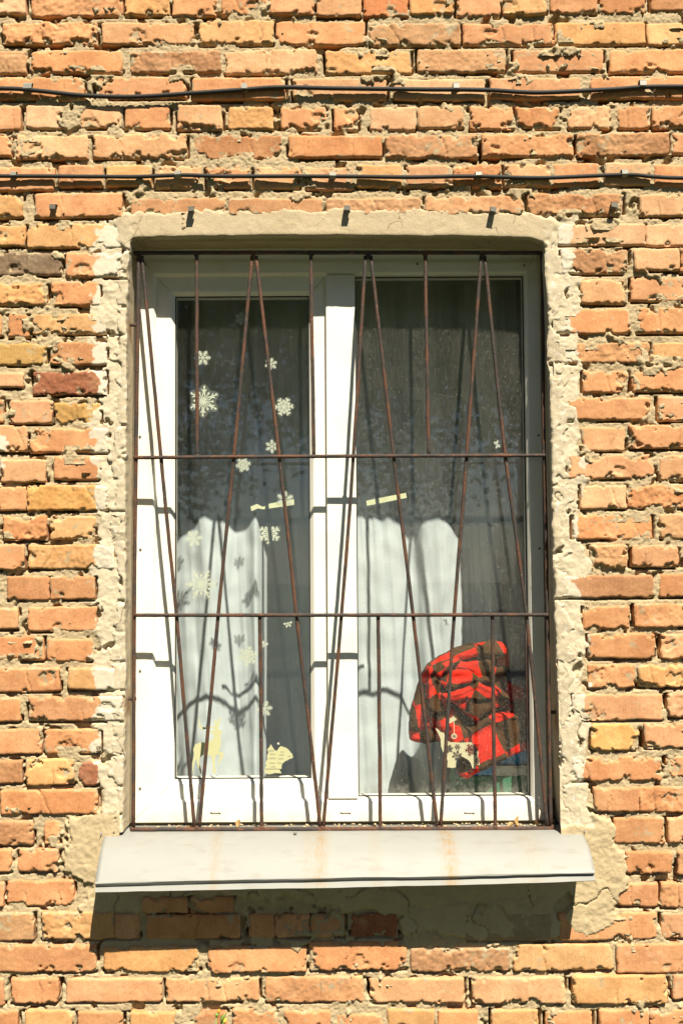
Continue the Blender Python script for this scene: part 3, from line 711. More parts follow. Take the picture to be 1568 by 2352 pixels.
# ------------------------------------------------------------------ sheet-metal sill
def make_sill():
    prof_y = [.112, .06, .02, -.02, -.055, -.085, -.106, -.117, -.1205, -.120, -.108, -.107, -.1185]
    def ends(side):
        if side == 0:
            q = [(252, 1896, .112), (249, 1905, .06), (243, 1914, .02), (238, 1926, -.02), (232, 1948, -.055), (226, 1981, -.085), (221, 2010, -.106), (219.5, 2024, -.117), (219, 2029, -.1205), (219, 2030.2, -.1203), (220, 2034, -.111), (220, 2036, -.111), (218, 2051, -.1285)]
        else:
            q = [(1310, 1892, .112), (1322, 1900, .06), (1330, 1908, .02), (1340, 1920, -.02), (1350, 1942, -.055), (1358, 1966, -.085), (1363, 1989, -.106), (1364.5, 2000, -.117), (1365, 2004, -.1205), (1365, 2005.2, -.1203), (1364, 2009, -.111), (1364, 2011, -.111), (1367, 2024, -.1285)]
        return np.array([tuple(P(*a)) for a in q])
    A, B = ends(0), ends(1); n = 120; V = []; rust = []
    t = np.linspace(0, 1, n)
    for k in range(len(A)):
        p = A[k][None] * (1 - t[:, None]) + B[k][None] * t[:, None]
        wob = .0022 * fbm(t * 1.4, t * 0 + k * .18, 4.2, 601, 4) * (1 if k > 1 else 0)
        p[:, 2] += wob; p[:, 1] += wob * .4; V.append(p)
        r = 0
        for c0, a, wd in ((495, .55, 9), (735, .8, 14), (1030, 1.0, 15), (705, .3, 10), (860, .25, 12), (1215, .3, 25)):
            x = P(c0, 1960, -.06).x; r = r + a * np.exp(-((p[:, 0] - x + .002 * np.sin(k)) / (wd / 812)) ** 2)
        rust.append(r)
    V = np.array(V); m = len(A)
    me = np_mesh('sill_sheet', V.reshape(-1, 3), grid_faces(m, n)[:, ::-1]); fattr(me, 'rust', np.clip(np.array(rust), 0, 1))
    fl = np.ones(len(me.polygons), bool); fl[7 * (n - 1):] = False; me.polygons.foreach_set('use_smooth', fl)
    root = empty('metal_window_sill', tuple(P(784, 1960, 0)))
    tag(root, 'pale grey sheet metal sill with rust streaks jutting out below the window', 'window sill')
    o = keep(link('sheet', me, M['sill']), root)
    sm = o.modifiers.new('thick', 'SOLIDIFY'); sm.thickness = .0012; sm.offset = -1
    # upturned end flanges
    for side, pts in ((0, [(234, 1909, .0), (249, 1909, .018), (240, 1921, .012), (229, 1919, -.012)]),
                      (1, [(1318, 1907, .018), (1339, 1900, .0), (1344, 1912, -.010), (1326, 1916, .014)])):
        bm = bmesh.new(); w = [P(*a) for a in pts]; poly_prism(bm, [tuple(a) for a in w], (0, .0014, 0)); bm_obj('end_flange', bm, M['sill'], root)
    for px, py in ((866, 1920), (1210, 1924)):
        bm = bmesh.new(); c = P(px, py, .0)
        bmesh.ops.create_uvsphere(bm, u_segments=10, v_segments=6, radius=.005, matrix=Matrix.Translation((c.x, c.y, c.z)) @ Matrix.Diagonal((1.3, 1.2, .55, 1))); bm_obj('rivet', bm, M['clip'], root, True)
make_sill()
# nail lying on the sill and grit / dry leaves behind the grille
YB = .04
def ground_z(y): 
    a = P(784, 1894, .112).z; b = P(784, 1911, .02).z
    return a + (b - a) * (.112 - y) / .092
nail = P(678, 1921, .0); bm = bmesh.new()
add_tube(bm, [(nail.x, .0, nail.z - .004), (nail.x, .002, nail.z + .008)], .0022, 8); add_tube(bm, [(nail.x, .002, nail.z + .008), (nail.x, .0022, nail.z + .0105)], .0055, 10)
tag(bm_obj('screw', bm, M['clip']), 'short pale screw standing on the metal sill, left of centre', 'screw')
bm = bmesh.new()
for i in range(190):
    t = random.random(); side = random.random()
    px = 322 + 930 * (t ** 1.6 if side < .45 else 1 - t ** 1.9 * .9); y = random.uniform(.056, .108)
    x = P(px, 1900, y).x; z = ground_z(y) + .001; r = random.uniform(.0015, .0045)
    mtx = Matrix.Translation((x, y, z + r * .4)) @ Matrix.Rotation(random.uniform(0, 6), 4, 'Z') @ Matrix.Rotation(random.uniform(-.6, .6), 4, 'X') @ Matrix.Diagonal((r * 1.5, r, r * .7, 1))
    bmesh.ops.create_icosphere(bm, subdivisions=1, radius=1, matrix=mtx)
for v in bm.verts: v.co += Vector((random.gauss(0, .0006), random.gauss(0, .0006), random.gauss(0, .0005)))
tag(bm_obj('grit', bm, M['crumb']), 'crumbs of mortar and grit lying behind the lower grille bar', 'grit', kind='stuff')
def leaf(px, y, size, tilt, rot, label):
    bm = bmesh.new(); rows = []
    for i in range(7):
        t = i / 6; w = size * .32 * math.sin(math.pi * (t * .92 + .04)); rows.append([bm.verts.new((s * w, (abs(s) ** 2) * w * .5 + .15 * size * math.sin(t * 3), t * size)) for s in (-1, -.5, 0, .5, 1)])
    for a, b in zip(rows, rows[1:]):
        for k in range(4): bm.faces.new((a[k], a[k + 1], b[k + 1], b[k]))
    x = P(px, 1900, y).x; mt = Matrix.Translation((x, y, ground_z(y) + .001)) @ Matrix.Rotation(rot, 4, 'Z') @ Matrix.Rotation(tilt, 4, 'Y')
    bmesh.ops.transform(bm, matrix=mt, verts=bm.verts); o = bm_obj('dry_leaf', bm, M['leaf_dry'], None, True)
    s = o.modifiers.new('thick', 'SOLIDIFY'); s.thickness = .0008; tag(o, label, 'leaf', 'dry leaves on the sill')
leaf(545, .075, .024, .3, .4, 'small dry leaf standing upright beside the leftmost V of the grille')
leaf(1190, .070, .030, .12, .8, 'curled brown leaf standing upright at the right end of the sill')
leaf(1165, .070, .022, 1.2, .3, 'dry curled leaf lying just left of the upright brown leaf')
leaf(1240, .085, .026, 1.0, 1.9, 'dry leaf lying in the lower right corner of the window')
leaf(430, .065, .02, 1.3, .2, 'flat tan leaf scrap lying at the left end of the sill')

# ------------------------------------------------------------------ iron grille
grille = empty('window_grille', tuple(P(784, 1905, YB))); tag(grille, 'rusty iron security grille of slanting round bars across the window', 'grille')
def bar(pts, r=.0054, seed=0, dy=0.0, n=26):
    q = spline([tuple(P(a, b, YB + dy)) for a, b in pts], n) if len(pts) > 2 else np.linspace(P(*pts[0], YB + dy), P(*pts[1], YB + dy), n)
    q = np.array(q); t = np.linspace(0, 1, n); q[:, 0] += .0007 * fbm(t * 2, t * 0 + seed, 2.2, 700 + seed, 2) * np.sin(t * math.pi); q[:, 1] += .0005 * fbm(t * 2, t * 0 + seed, 2.6, 730 + seed, 2)
    bm = bmesh.new(); add_tube(bm, q, r, 12, True, .09, seed); return bm_obj('bar', bm, M['rust'], grille, True)
bars_h = [[(309, 581), (784, 580), (1249, 581)], [(302, 1905), (784, 1904), (1272, 1903)], [(307, 1051), (784, 1048), (1251, 1046)], [(308, 1413), (784, 1413), (1260, 1412)]]
for i, b in enumerate(bars_h): bar(b, .0060 if i < 2 else .0054, i, 0.0 if i < 2 else -.004, 60)
vert = [[(319, 584), (313, 1050), (309, 1413), (307, 1903)], [(1243, 584), (1249, 1050), (1256, 1413), (1264, 1900)],
        [(452, 584), (453, 1048)], [(714, 584), (717, 800), (721, 1048)], [(976, 584), (979, 800), (984, 1046)],
        [(597, 1415), (599, 1660), (601, 1903)], [(868, 1415), (871, 1660), (873, 1903)], [(1130, 1415), (1133, 1660), (1137, 1902)]]
diag = [[(326, 588), (370, 1050), (405, 1413), (447, 1903)], [(579, 588), (537, 1050), (501, 1413), (458, 1903)],
        [(588, 588), (641, 1050), (681, 1413), (736, 1903)], [(839, 588), (811, 1050), (784, 1413), (742, 1903)],
        [(851, 588), (904, 1050), (948, 1413), (1004, 1902)], [(1104, 588), (1071, 1050), (1043, 1413), (1011, 1902)],
        [(1112, 588), (1160, 1050), (1208, 1413), (1256, 1901)]]
for i, b in enumerate(vert): bar(b, .0054, 10 + i, .003, 44)
for i, b in enumerate(diag): bar(b, .0052, 30 + i, .004, 60)
def blob(px, py, r, seed):
    bm = bmesh.new(); c = P(px, py, YB); bmesh.ops.create_icosphere(bm, subdivisions=2, radius=r, matrix=Matrix.Translation(c) @ Matrix.Diagonal((1.15, .9, 1, 1)))
    for v in bm.verts: v.co += (v.co - c) * .28 * float(vn(v.co.x * 260, v.co.z * 260, seed))
    bm_obj('weld', bm, M['rust'], grille, True)
welds = [(319, 590), (583, 590), (845, 589), (1108, 589), (452, 585), (714, 585), (976, 585), (452, 1902), (739, 1902), (1008, 1901), (601, 1902), (873, 1902), (1137, 1901), (304, 1904), (1268, 1900),
         (453, 1047), (721, 1048), (984, 1046), (597, 1415), (868, 1415), (1130, 1415), (370, 1051), (537, 1051), (641, 1050), (811, 1048), (904, 1048), (1071, 1047), (1160, 1047)]
for i, (a, b) in enumerate(welds): blob(a, b, .0074 if i < 15 else .0062, i)
for (px, py, sgn) in ((305, 746, -1), (305, 1605, -1), (1270, 1636, 1)):      # stubs into the plaster
    c = P(px, py, YB + .006); bm = bmesh.new()
    add_tube(bm, [(c.x + sgn * .045, c.y + .004, c.z), (c.x - sgn * .010, c.y, c.z)], .0052, 10, True, .1, 3); bm_obj('anchor', bm, M['rust'], grille, True)

# ------------------------------------------------------------------ cables and clips
def clip_mesh(w, h, d, r, hook=False):
    """bent strip that grips a cable: plate on the wall above, nose over the cable"""
    prof = [(.001, h), (-d * .55, h * .96), (-d, h * .55), (-d - .001, -r * .4), (-d * .8, -r * 1.3), (-d * .25, -r * 1.5)] if not hook else [(.002, h), (-.004, h), (-d, h * .75), (-d - .001, h * .15), (-d * .55, -.001), (-d * .3, .002)]
    bm = bmesh.new(); th = .0011; rows = []
    for y, z in prof:
        rows.append([bm.verts.new((-w / 2, y, z)), bm.verts.new((w / 2, y, z))])
    for a, b in zip(rows, rows[1:]): bm.faces.new((a[0], a[1], b[1], b[0]))
    return bm
def cable(pts, r, y, label, clips, cname):
    pl = [(-260, pts[0][1])] + pts + [(1830, pts[-1][1])]
    q = spline([tuple(P(a, b, y)) for a, b in pl], 160); q[:, 1] += .002 * fbm(q[:, 0], q[:, 0] * 0, 4, 801, 2)
    root = empty(cname, tuple(P(784, pts[len(pts) // 2][1], y))); tag(root, label, 'cable')
    bm = bmesh.new(); add_tube(bm, q, r, 12); bm_obj('sheath', bm, M['cable'], root, True)
    for (px, py, w, h) in clips:
        c = P(px, py, 0); bm = clip_mesh(w, h, -y + r, r); bmesh.ops.transform(bm, matrix=Matrix.Translation((c.x, 0, c.z)) @ Matrix.Rotation(random.gauss(0, .06), 4, 'Y'), verts=bm.verts)
        o = bm_obj('clip', bm, M['clip'], root); s = o.modifiers.new('t', 'SOLIDIFY'); s.thickness = .0012
cable([(0, 204), (70, 207), (200, 220), (310, 222), (440, 214), (562, 206), (640, 201), (784, 203), (1000, 206), (1045, 206), (1130, 207), (1240, 212), (1400, 205), (1472, 200), (1568, 199)], .0062, -.0108,
      'thick sagging black cable clipped across the top of the wall', [(68, 207, .024, .017), (562, 207, .017, .016), (1046, 206, .017, .017), (1472, 200, .018, .017)], 'thick_cable')
cable([(0, 405), (120, 405), (300, 406), (420, 402), (520, 405), (784, 405), (950, 407), (1090, 405), (1250, 408), (1431, 401), (1500, 406), (1568, 409)], .0057, -.0102,
      'thin straight black cable clipped just above the window lintel', [(35, 405, .017, .010), (410, 403, .018, .010), (764, 406, .018, .010), (1097, 405, .018, .010), (1431, 402, .017, .013)], 'thin_cable')
for n, (px, py, lab) in enumerate(((126, 488, 'empty metal cable clip on the brick left of the lintel'), (442, 493, 'empty dark cable clip above the left part of the window'),
                                   (797, 491, 'empty dark cable clip above the middle of the window'), (1128, 494, 'empty bent cable clip with a nail above the right pane'), (1404, 484, 'empty cable clip on the brick right of the lintel'))):
    c = P(px, py, 0); bm = clip_mesh(.017, .020, .021, .004, True)
    bmesh.ops.transform(bm, matrix=Matrix.Translation((c.x, -.003, c.z)) @ Matrix.Rotation((.05, -.05, .03, .2, .22)[n], 4, 'Y'), verts=bm.verts)
    o = bm_obj('cable_clip', bm, M['clip_dark']); s = o.modifiers.new('t', 'SOLIDIFY'); s.thickness = .0014
    tag(o, lab, 'clip', 'empty cable clips above the window')

# ------------------------------------------------------------------ behind the glass: curtain, boxes, blanket
def make_curtain():
    ctl = [(250, 30), (330, 42), (400, 44), (428, 20), (470, 0), (505, 6), (545, 28), (572, 20), (590, 2), (606, 70), (640, 105), (690, 105), (722, 60), (770, 14), (830, 2), (880, 0), (915, 10), (935, 40), (952, 34), (975, 4), (1000, 0), (1030, 12), (1060, 40), (1100, 30), (1140, 6), (1180, 22), (1230, 40), (1320, 20)]
    yc = .488; cx = [P(a, 1200, yc).x for a, _ in ctl]; cd = [b / 812 for _, b in ctl]
    xs = np.linspace(cx[0], cx[-1], 620); dd = np.interp(xs, cx, cd); ker = np.hanning(17); ker /= ker.sum(); dd = np.convolve(np.pad(dd, 8, mode='edge'), ker, 'valid')
    zt = P(784, 480, yc).z; zb = bz - .35; zs = np.linspace(zb, zt, 150); X, Z = np.meshgrid(xs, zs)
    f = (zt - Z) / (zt - zb); Y = yc + dd[None] * (.75 + .55 * f) + .006 * fbm(X + .10 * Z, Z * .12, 7, 901, 3) + .0062 * fbm(X + .05 * Z, Z * .06, 24, 907, 3) + .003 * fbm(X, Z, 14, 903, 2)
    X = X + .014 * (f - .5) * np.sin(xs * 9)[None]
    me = np_mesh('curtain', np.stack([X, Y, Z], -1).reshape(-1, 3), grid_faces(len(zs), len(xs)))
    tag(link('curtain', me, M['curtain']), 'white cloth curtain hanging in folds behind both window panes', 'curtain')
make_curtain()

def card_box(name, px0, px1, pyt, pyb, y, depth, mat, lidh, label):
    a = P(px0, pyb, y); b = P(px1, pyt, y); root = empty(name, ((a.x + b.x) / 2, y, a.z)); tag(root, label, 'box')
    bm = bmesh.new(); add_box(bm, (a.x, y, a.z), (b.x, y + depth, b.z - lidh), .0012); bm_obj('body', bm, mat, root)
    bm = bmesh.new(); add_box(bm, (a.x - .0015, y - .002, b.z - lidh + .0004), (b.x + .0015, y + depth + .002, b.z), .0015); bm_obj('lid', bm, mat, root)
    return root, a, b
bxg, ga, gb = card_box('cardboard_box', 1048, 1238, 1782, 1852, .236, .17, M['green'], .050, 'flat dark green box on the inner sill, under the blue box')
_d = bz - ga.z
bxg.location.z += 0
bxb, ba, bb = card_box('cardboard_box', 1052, 1236, 1690, 1781, .240, .16, M['blue'], .030, 'bright blue shoe box with white label, half hidden by the blanket')
bm = bmesh.new(); q0 = P(1136, 1779, .25); q1 = P(1230, 1757, .25); add_box(bm, (q0.x, .2345, q0.z), (q1.x, .2392, q1.z)); bm_obj('paper_label', bm, M['white'], bxb)
bm = bmesh.new(); q0 = P(1136, 1757, .25); q1 = P(1230, 1754, .25); add_box(bm, (q0.x, .2335, q0.z), (q1.x, .2380, q1.z)); bm_obj('label_stripe', bm, M['print'], bxb)
for k in range(9):
    bm = bmesh.new(); q0 = P(1207 + k * 1.7, 1775, .248); q1 = P(1207 + k * 1.7 + (1.0 if k % 3 else .6), 1761, .248); add_box(bm, (q0.x, .2337, q0.z), (q1.x, .2344, q1.z)); bm_obj('barcode_bar', bm, M['print'], bxb)
def text(s, px, py, size, parent, mat):
    cu = bpy.data.curves.new('label_text', 'FONT'); cu.body = s; cu.size = size; cu.extrude = .0001
    tmp = bpy.data.objects.new('label_text', cu); COL.objects.link(tmp); dg = bpy.context.evaluated_depsgraph_get()
    me = bpy.data.meshes.new_from_object(tmp.evaluated_get(dg)); bpy.data.objects.remove(tmp)
    c = P(px, py, .248); me.transform(Matrix.Translation((c.x, .2341, c.z)) @ Matrix.Rotation(math.pi / 2, 4, 'X')); keep(link('label_text', me, mat), parent)
for s, px, py, sz in (('ORIGINALS', 1174, 1762.5, .0065), ('6½ UK', 1146, 1776.5, .0055), ('245 (2.5)', 1173, 1777, .0055), ('S0137', 1139, 1762.5, .005)): text(s, px, py, sz, bxb, M['print'])

def make_blanket():
    sc = 520 / 1568
    def q(zx, zy): return ((1500 + zx * sc) * S, (2380 + zy * sc) * S)
    patches = [([(125, 1200), (150, 850), (255, 520), (340, 390), (640, 205), (950, 120), (1180, 115), (1255, 300), (1230, 460), (1300, 660), (1455, 700), (1460, 1290), (1000, 1450), (735, 1590), (660, 1500), (600, 1250), (300, 1260)], .040, 60, (70, 260, 0, 60)),  # polygon, height, roll radius, plaid (angle, cell, offset u, v)
        ([(115, 1225), (125, 1000), (150, 850), (200, 660), (255, 500), (330, 370), (420, 420), (330, 600), (300, 760), (400, 1050), (455, 1235), (310, 1282), (200, 1250)], .050, 60, (80, 290, 30, 30)),
        ([(1010, 240), (1255, 170), (1280, 300), (1270, 440), (1200, 480), (1080, 505), (960, 430)], .045, 90, (5, 300, 60, 20)),
        ([(640, 190), (800, 135), (950, 105), (1080, 88), (1180, 100), (1250, 170), (1240, 260), (1060, 290), (860, 270), (700, 320), (560, 330), (480, 400), (370, 480), (330, 620), (255, 560), (270, 460), (340, 365), (480, 270)], .075, 75, (-24, 270, 95, 60)),
        ([(1240, 560), (1440, 640), (1450, 1290), (1300, 1330), (1200, 900)], .050, 90, (88, 200, 0, 20)),
        ([(355, 400), (500, 315), (650, 262), (700, 330), (620, 400), (520, 440), (475, 520), (400, 480)], .088, 60, (-28, 340, 60, 100)),
        ([(640, 330), (1000, 280), (1060, 300), (1070, 480), (900, 500), (800, 420), (620, 410)], .078, 60, (-10, 280, 10, 130)),
        ([(465, 560), (500, 480), (600, 405), (760, 392), (890, 470), (1060, 450), (1075, 570), (940, 545), (700, 570), (640, 650), (520, 640)], .098, 65, (8, 270, 215, 90)),
        ([(320, 560), (400, 470), (480, 540), (470, 650), (560, 790), (700, 920), (830, 1010), (760, 1090), (560, 1180), (450, 1100), (390, 960), (330, 830), (300, 660)], .092, 75, (62, 280, 40, 60)),
        ([(470, 660), (620, 645), (880, 535), (990, 590), (1090, 600), (1240, 690), (1250, 780), (1040, 840), (920, 940), (850, 1000), (760, 920), (640, 815), (500, 730)], .118, 70, (30, 265, 30, 150)),
        ([(930, 940), (1040, 868), (1150, 865), (1330, 895), (1400, 1000), (1415, 1290), (1290, 1335), (1220, 1370), (1000, 1470), (735, 1615), (645, 1555), (660, 1380), (560, 1230), (520, 1150), (560, 1000), (780, 1050)], .136, 80, (66, 340, 380, 190))]
    pts = np.array([q(a, b) for p in patches for a, b in p[0]]); x0, y0 = pts.min(0) - 2; x1, y1 = pts.max(0) + 2
    st = 1.15; gx = np.arange(x0, x1, st); gy = np.arange(y0, y1, st); GX, GY = np.meshgrid(gx, gy)
    ZX = (GX / S - 1500) / sc; ZY = (GY / S - 2380) / sc
    wx = ZX + 10 * fbm(ZX, ZY, .006, 951, 3); wy = ZY + 10 * fbm(ZX, ZY, .006, 953, 3)
    best = np.full(ZX.shape, -1.0); red = np.zeros(ZX.shape); inside = np.zeros(ZX.shape, bool)
    for n, (poly, h, rad, (ang, cell, ou, ov)) in enumerate(patches):
        d = -poly_sdf(wx, -wy, [(a, -b) for a, b in poly])
        t = np.clip(d / rad, 0, 1); prof = np.sqrt(np.clip(1 - (1 - t) ** 2, 0, 1))
        soft = n in (3, 5, 7)
        if not soft: t = np.clip(d / 42, 0, 1); prof = np.sqrt(np.clip(1 - (1 - t) ** 2, 0, 1))
        dep = .036 if soft else .020; crease = 1 - np.abs(fbm(wx * .8 + wy * .5, wy * .55 - wx * .25, .0055, 940 + n, 2)) * 2.2
        hh = h - dep + dep * prof + .0032 * crease * np.clip(d / 60, 0, 1) + .00005 * (wy - np.mean([b for _, b in poly])) * np.clip(d / 60, 0, 1) + .006 * fbm(wx, wy, .0045, 960 + n, 2) * t
        if n == 10:   # the front flap hangs in soft vertical pleats
            hh = hh + .006 * np.sin((wx * .9 + wy * .38) / 70) * t
        c, s_ = math.cos(math.radians(ang)), math.sin(math.radians(ang)); bend = 14 * fbm(wx, wy, .004, 980 + n, 2)
        u = (wx * c + wy * s_ + ou + bend) / cell; v = (-wx * s_ + wy * c + ov + bend) / cell
        r = np.where((np.floor(u) + np.floor(v) + ((u % 1) > .5) * 0) % 2 < .5, 1, 0); r = r * 1.0
        use = (d > 0) & (hh > best); best = np.where(use, hh, best); red = np.where(use, r, red); inside |= d > 0
    H = np.where(inside, best, 0)
    for _ in range(2):
        Hp = np.pad(H, 1, mode='edge'); mk = np.pad(inside.astype(float), 1, mode='edge')
        a = sum(Hp[1 + i:1 + i + H.shape[0], 1 + j:1 + j + H.shape[1]] * mk[1 + i:1 + i + H.shape[0], 1 + j:1 + j + H.shape[1]] for i in (-1, 0, 1) for j in (-1, 0, 1))
        b = sum(mk[1 + i:1 + i + H.shape[0], 1 + j:1 + j + H.shape[1]] for i in (-1, 0, 1) for j in (-1, 0, 1)); H = np.where(inside, a / np.maximum(b, 1), 0)
    yb = .318; Y = np.where(inside, yb - H, yb)
    # nominal survey plane keeps the true size of the bundle
    yref = .225; dv = np.array(_F) * FPX + (GX[..., None] - 784) * np.array(_R) - (GY[..., None] - 1176) * np.array(_U)
    V = np.array(CAM) + dv * ((yref - CAM.y) / dv[..., 1:2]); V[..., 1] = Y
    V = V.reshape(-1, 3); F = grid_faces(*ZX.shape)[:, ::-1]
    ins = inside.ravel(); F = F[np.any(ins[F], axis=1)]
    used = np.zeros(len(V), bool); used[F.ravel()] = True; rm = np.cumsum(used) - 1
    me = np_mesh('plaid_blanket', V[used], rm[F]); fattr(me, 'red', red.ravel()[used])
    t = NT('plaid_fleece'); a = t.attr('red')['Fac']; f = t.noise(500, detail=3, rough=.7)
    rc = t.mix(f, (0.50, 0.012, 0.006), (0.74, 0.030, 0.012)); bc = t.mix(f, (0.045, 0.020, 0.008), (0.105, 0.052, 0.022))
    col = t.mix(t.ramp(t.math('ADD', a, t.ramp(f, .3, .7, -.15, .15)), .35, .65), bc, rc)
    
    t.done(col, .95, t.bump(t.noise(700, detail=4, rough=.7), .8, .003), spec=.1)
    o = link('plaid_blanket', me, t.m); tag(o, 'crumpled red and brown checked fleece blanket heaped on the boxes behind the glass', 'blanket')
make_blanket()

# ------------------------------------------------------------------ stickers on the inside of the glass
YK = YG + .0052
def arm_quads(bm, cx, cz, rot, segs, y):
    """segs: list of (r0, r1, half width0, half width1, side angle, at) in unit of radius"""
    for k, (x0, z0, x1, z1, w0, w1) in enumerate(segs):
        c, s = math.cos(rot), math.sin(rot)
        a = Vector((x0 * c - z0 * s, 0, x0 * s + z0 * c)); b = Vector((x1 * c - z1 * s, 0, x1 * s + z1 * c)); d = (b - a).normalized(); n = Vector((-d.z, 0, d.x))
        o = Vector((cx, y + .00006 * (k + 1), cz))
        vs = [bm.verts.new(o + a + n * w0), bm.verts.new(o + b + n * w1), bm.verts.new(o + b + d * w1 * .8), bm.verts.new(o + b - n * w1), bm.verts.new(o + a - n * w0)]
        bm.faces.new(vs)
def disc(bm, cx, cz, r, y, seg=14):
    bm.faces.new([bm.verts.new((cx + r * math.cos(2 * math.pi * k / seg), y, cz + r * math.sin(2 * math.pi * k / seg))) for k in range(seg)])
def flake_bm(cx, cz, R, kind, rot0, y, arms=range(6)):
    bm = bmesh.new()
    w = R * .055
    for i in arms:
        rot = rot0 + i * math.pi / 3; yy = y + i * .0004 / 6
        if kind == 'fern':
            segs = [(.08 * R, 0, .93 * R, 0, w, w)]
            for f, l in ((.36, .26), (.56, .24), (.76, .18)):
                for sg in (-1, 1): segs.append((f * R, 0, (f + l * .62) * R, sg * l * .80 * R, w * .9, w * .9))
        elif kind == 'petal':
            segs = [(.10 * R, 0, .90 * R, 0, w * .8, w * .9)]
            for sg in (-1, 1): segs += [(.66 * R, 0, .90 * R, sg * .20 * R, w, w * 1.1), (.34 * R, 0, .58 * R, sg * .16 * R, w, w)]
            c, s = math.cos(math.pi / 6), math.sin(math.pi / 6)
            segs += [(.10 * R * c, .10 * R * s, .52 * R * c, .52 * R * s, w * .7, w * .8), (.44 * R * c, .44 * R * s, .66 * R * c, .66 * R * s, w * 1.0, w * 1.9)]
        else:  # ornate
            segs = [(.10 * R, 0, .36 * R, .075 * R, w * .55, w * .5), (.10 * R, 0, .36 * R, -.075 * R, w * .55, w * .5), (.36 * R, .085 * R, .68 * R, .01 * R, w * .75, w * .7), (.36 * R, -.085 * R, .68 * R, -.01 * R, w * .75, w * .7), (.66 * R, 0, .90 * R, 0, w * .8, w * .8)]
            for sg in (-1, 1): segs += [(.62 * R, sg * .02 * R, .76 * R, sg * .16 * R, w, w * .5)]
            c, s = math.cos(math.pi / 6), math.sin(math.pi / 6)
            segs += [(.1 * R * c, .1 * R * s, .66 * R * c, .66 * R * s, w * .5, w * .6), (.50 * R * c, .50 * R * s, .60 * R * c, .60 * R * s, w * .6, w * 1.6)]
            disc(bm, cx + .93 * R * math.cos(rot), cz + .93 * R * math.sin(rot), R * .075, yy + .0006)
        arm_quads(bm, cx, cz, rot, segs, yy)
    disc(bm, cx, cz, R * (.16 if kind != 'ornate' else .14), y + .0007)
    return bm
m_film = NT('clear_film'); m_film.n.remove(m_film.b)
_a = m_film.new('ShaderNodeBsdfTransparent'); _b = m_film.new('ShaderNodeBsdfDiffuse'); _b.inputs[0].default_value = (.62, .64, .55, 1); _c = m_film.new('ShaderNodeMixShader'); _c.inputs[0].default_value = .13
m_film.l.new(_a.outputs[0], _c.inputs[1]); m_film.l.new(_b.outputs[0], _c.inputs[2]); m_film.l.new(_c.outputs[0], m_film.out.inputs[0])
def flake(px, py, rpx, kind, rot, label, arms=range(6)):
    c = P(px * S, py * S, YK); R = rpx * S / 812 * (D + YK) / D
    root = empty('snowflake_sticker', tuple(c)); tag(root, label, 'sticker', 'snowflake stickers on the glass')
    bm_obj('print', flake_bm(c.x, c.z, R, kind, rot, YK + .0004, arms), M['sticker'], root)
    bm = bmesh.new(); n = 48 if len(list(arms)) == 6 else 48; R2 = R * 1.12
    bm.faces.new([bm.verts.new((c.x + R2 * (.86 + .14 * math.cos(6 * (2 * math.pi * k / n - rot))) * math.cos(2 * math.pi * k / n), YK, c.z + R2 * (.86 + .14 * math.cos(6 * (2 * math.pi * k / n - rot))) * math.sin(2 * math.pi * k / n))) for k in range(n)])
    if len(list(arms)) == 6: bm_obj('film', bm, m_film.m, root)
    else: bm.free()
zs = .5612
def z3(x, y): return 480 + x * zs, 860 + y * zs
def z5(x, y): return 480 + x * zs, 1700 + y * zs
def z7(x, y): return 480 + x * zs, 2400 + y * zs
flake(*z3(757, 595), 25, 'fern', .5, 'dim snowflake sticker nearest the top of the left pane')
flake(*z3(500, 858), 30, 'fern', 0, 'feathery snowflake sticker by the upper left bar, above the largest snowflake')
flake(*z3(955, 900), 24, 'fern', .35, 'small feathery snowflake sticker half behind the slanting bar, upper right of left pane')
flake(*z3(505, 1147), 58, 'ornate', .47, 'largest ornate snowflake sticker with ball tips, dark upper left pane')
flake(*z3(1042, 1185), 37, 'petal', .05, 'round-petalled snowflake sticker right of the slanting bar, upper left pane')
flake(*z3(962, 1450), 26, 'fern', .55, 'small snowflake sticker just above the upper cross bar')
flake(*z3(770, 1572), 29, 'petal', .2, 'snowflake sticker just below the upper cross bar')
flake(*z5(1048, 310), 33, 'fern', .45, 'snowflake sticker partly covered by the tape strip on the left pane')
flake(*z5(945, 535), 42, 'petal', .5, 'snowflake sticker in the shaded strip below the tape, left pane')
flake(*z5(440, 568), 33, 'fern', .12, 'pale snowflake sticker at the left edge of the sunlit curtain')
flake(*z5(490, 875), 58, 'ornate', .0, 'large faded snowflake sticker on the sunlit left pane')
flake(*z5(1067, 1135), 18, 'fern', .2, 'torn half snowflake sticker just below the lower cross bar', (0, 3, 4, 5))
flake(*z5(800, 1355), 38, 'petal', .3, 'faded round snowflake sticker left of the short lower bar')
flake(*z5(905, 1290), 22, 'fern', .6, 'torn snowflake scrap behind the short lower bar', (0, 1, 2))
flake(*z7(910, 460), 31, 'fern', .15, 'crisp six-pointed snowflake sticker above the fir tree sticker')
flake(1200 + 1105 * .5995, 860 + 1345 * .5995, 16, 'petal', .3, 'torn small sticker scrap high on the right pane', (1, 2, 4, 5))

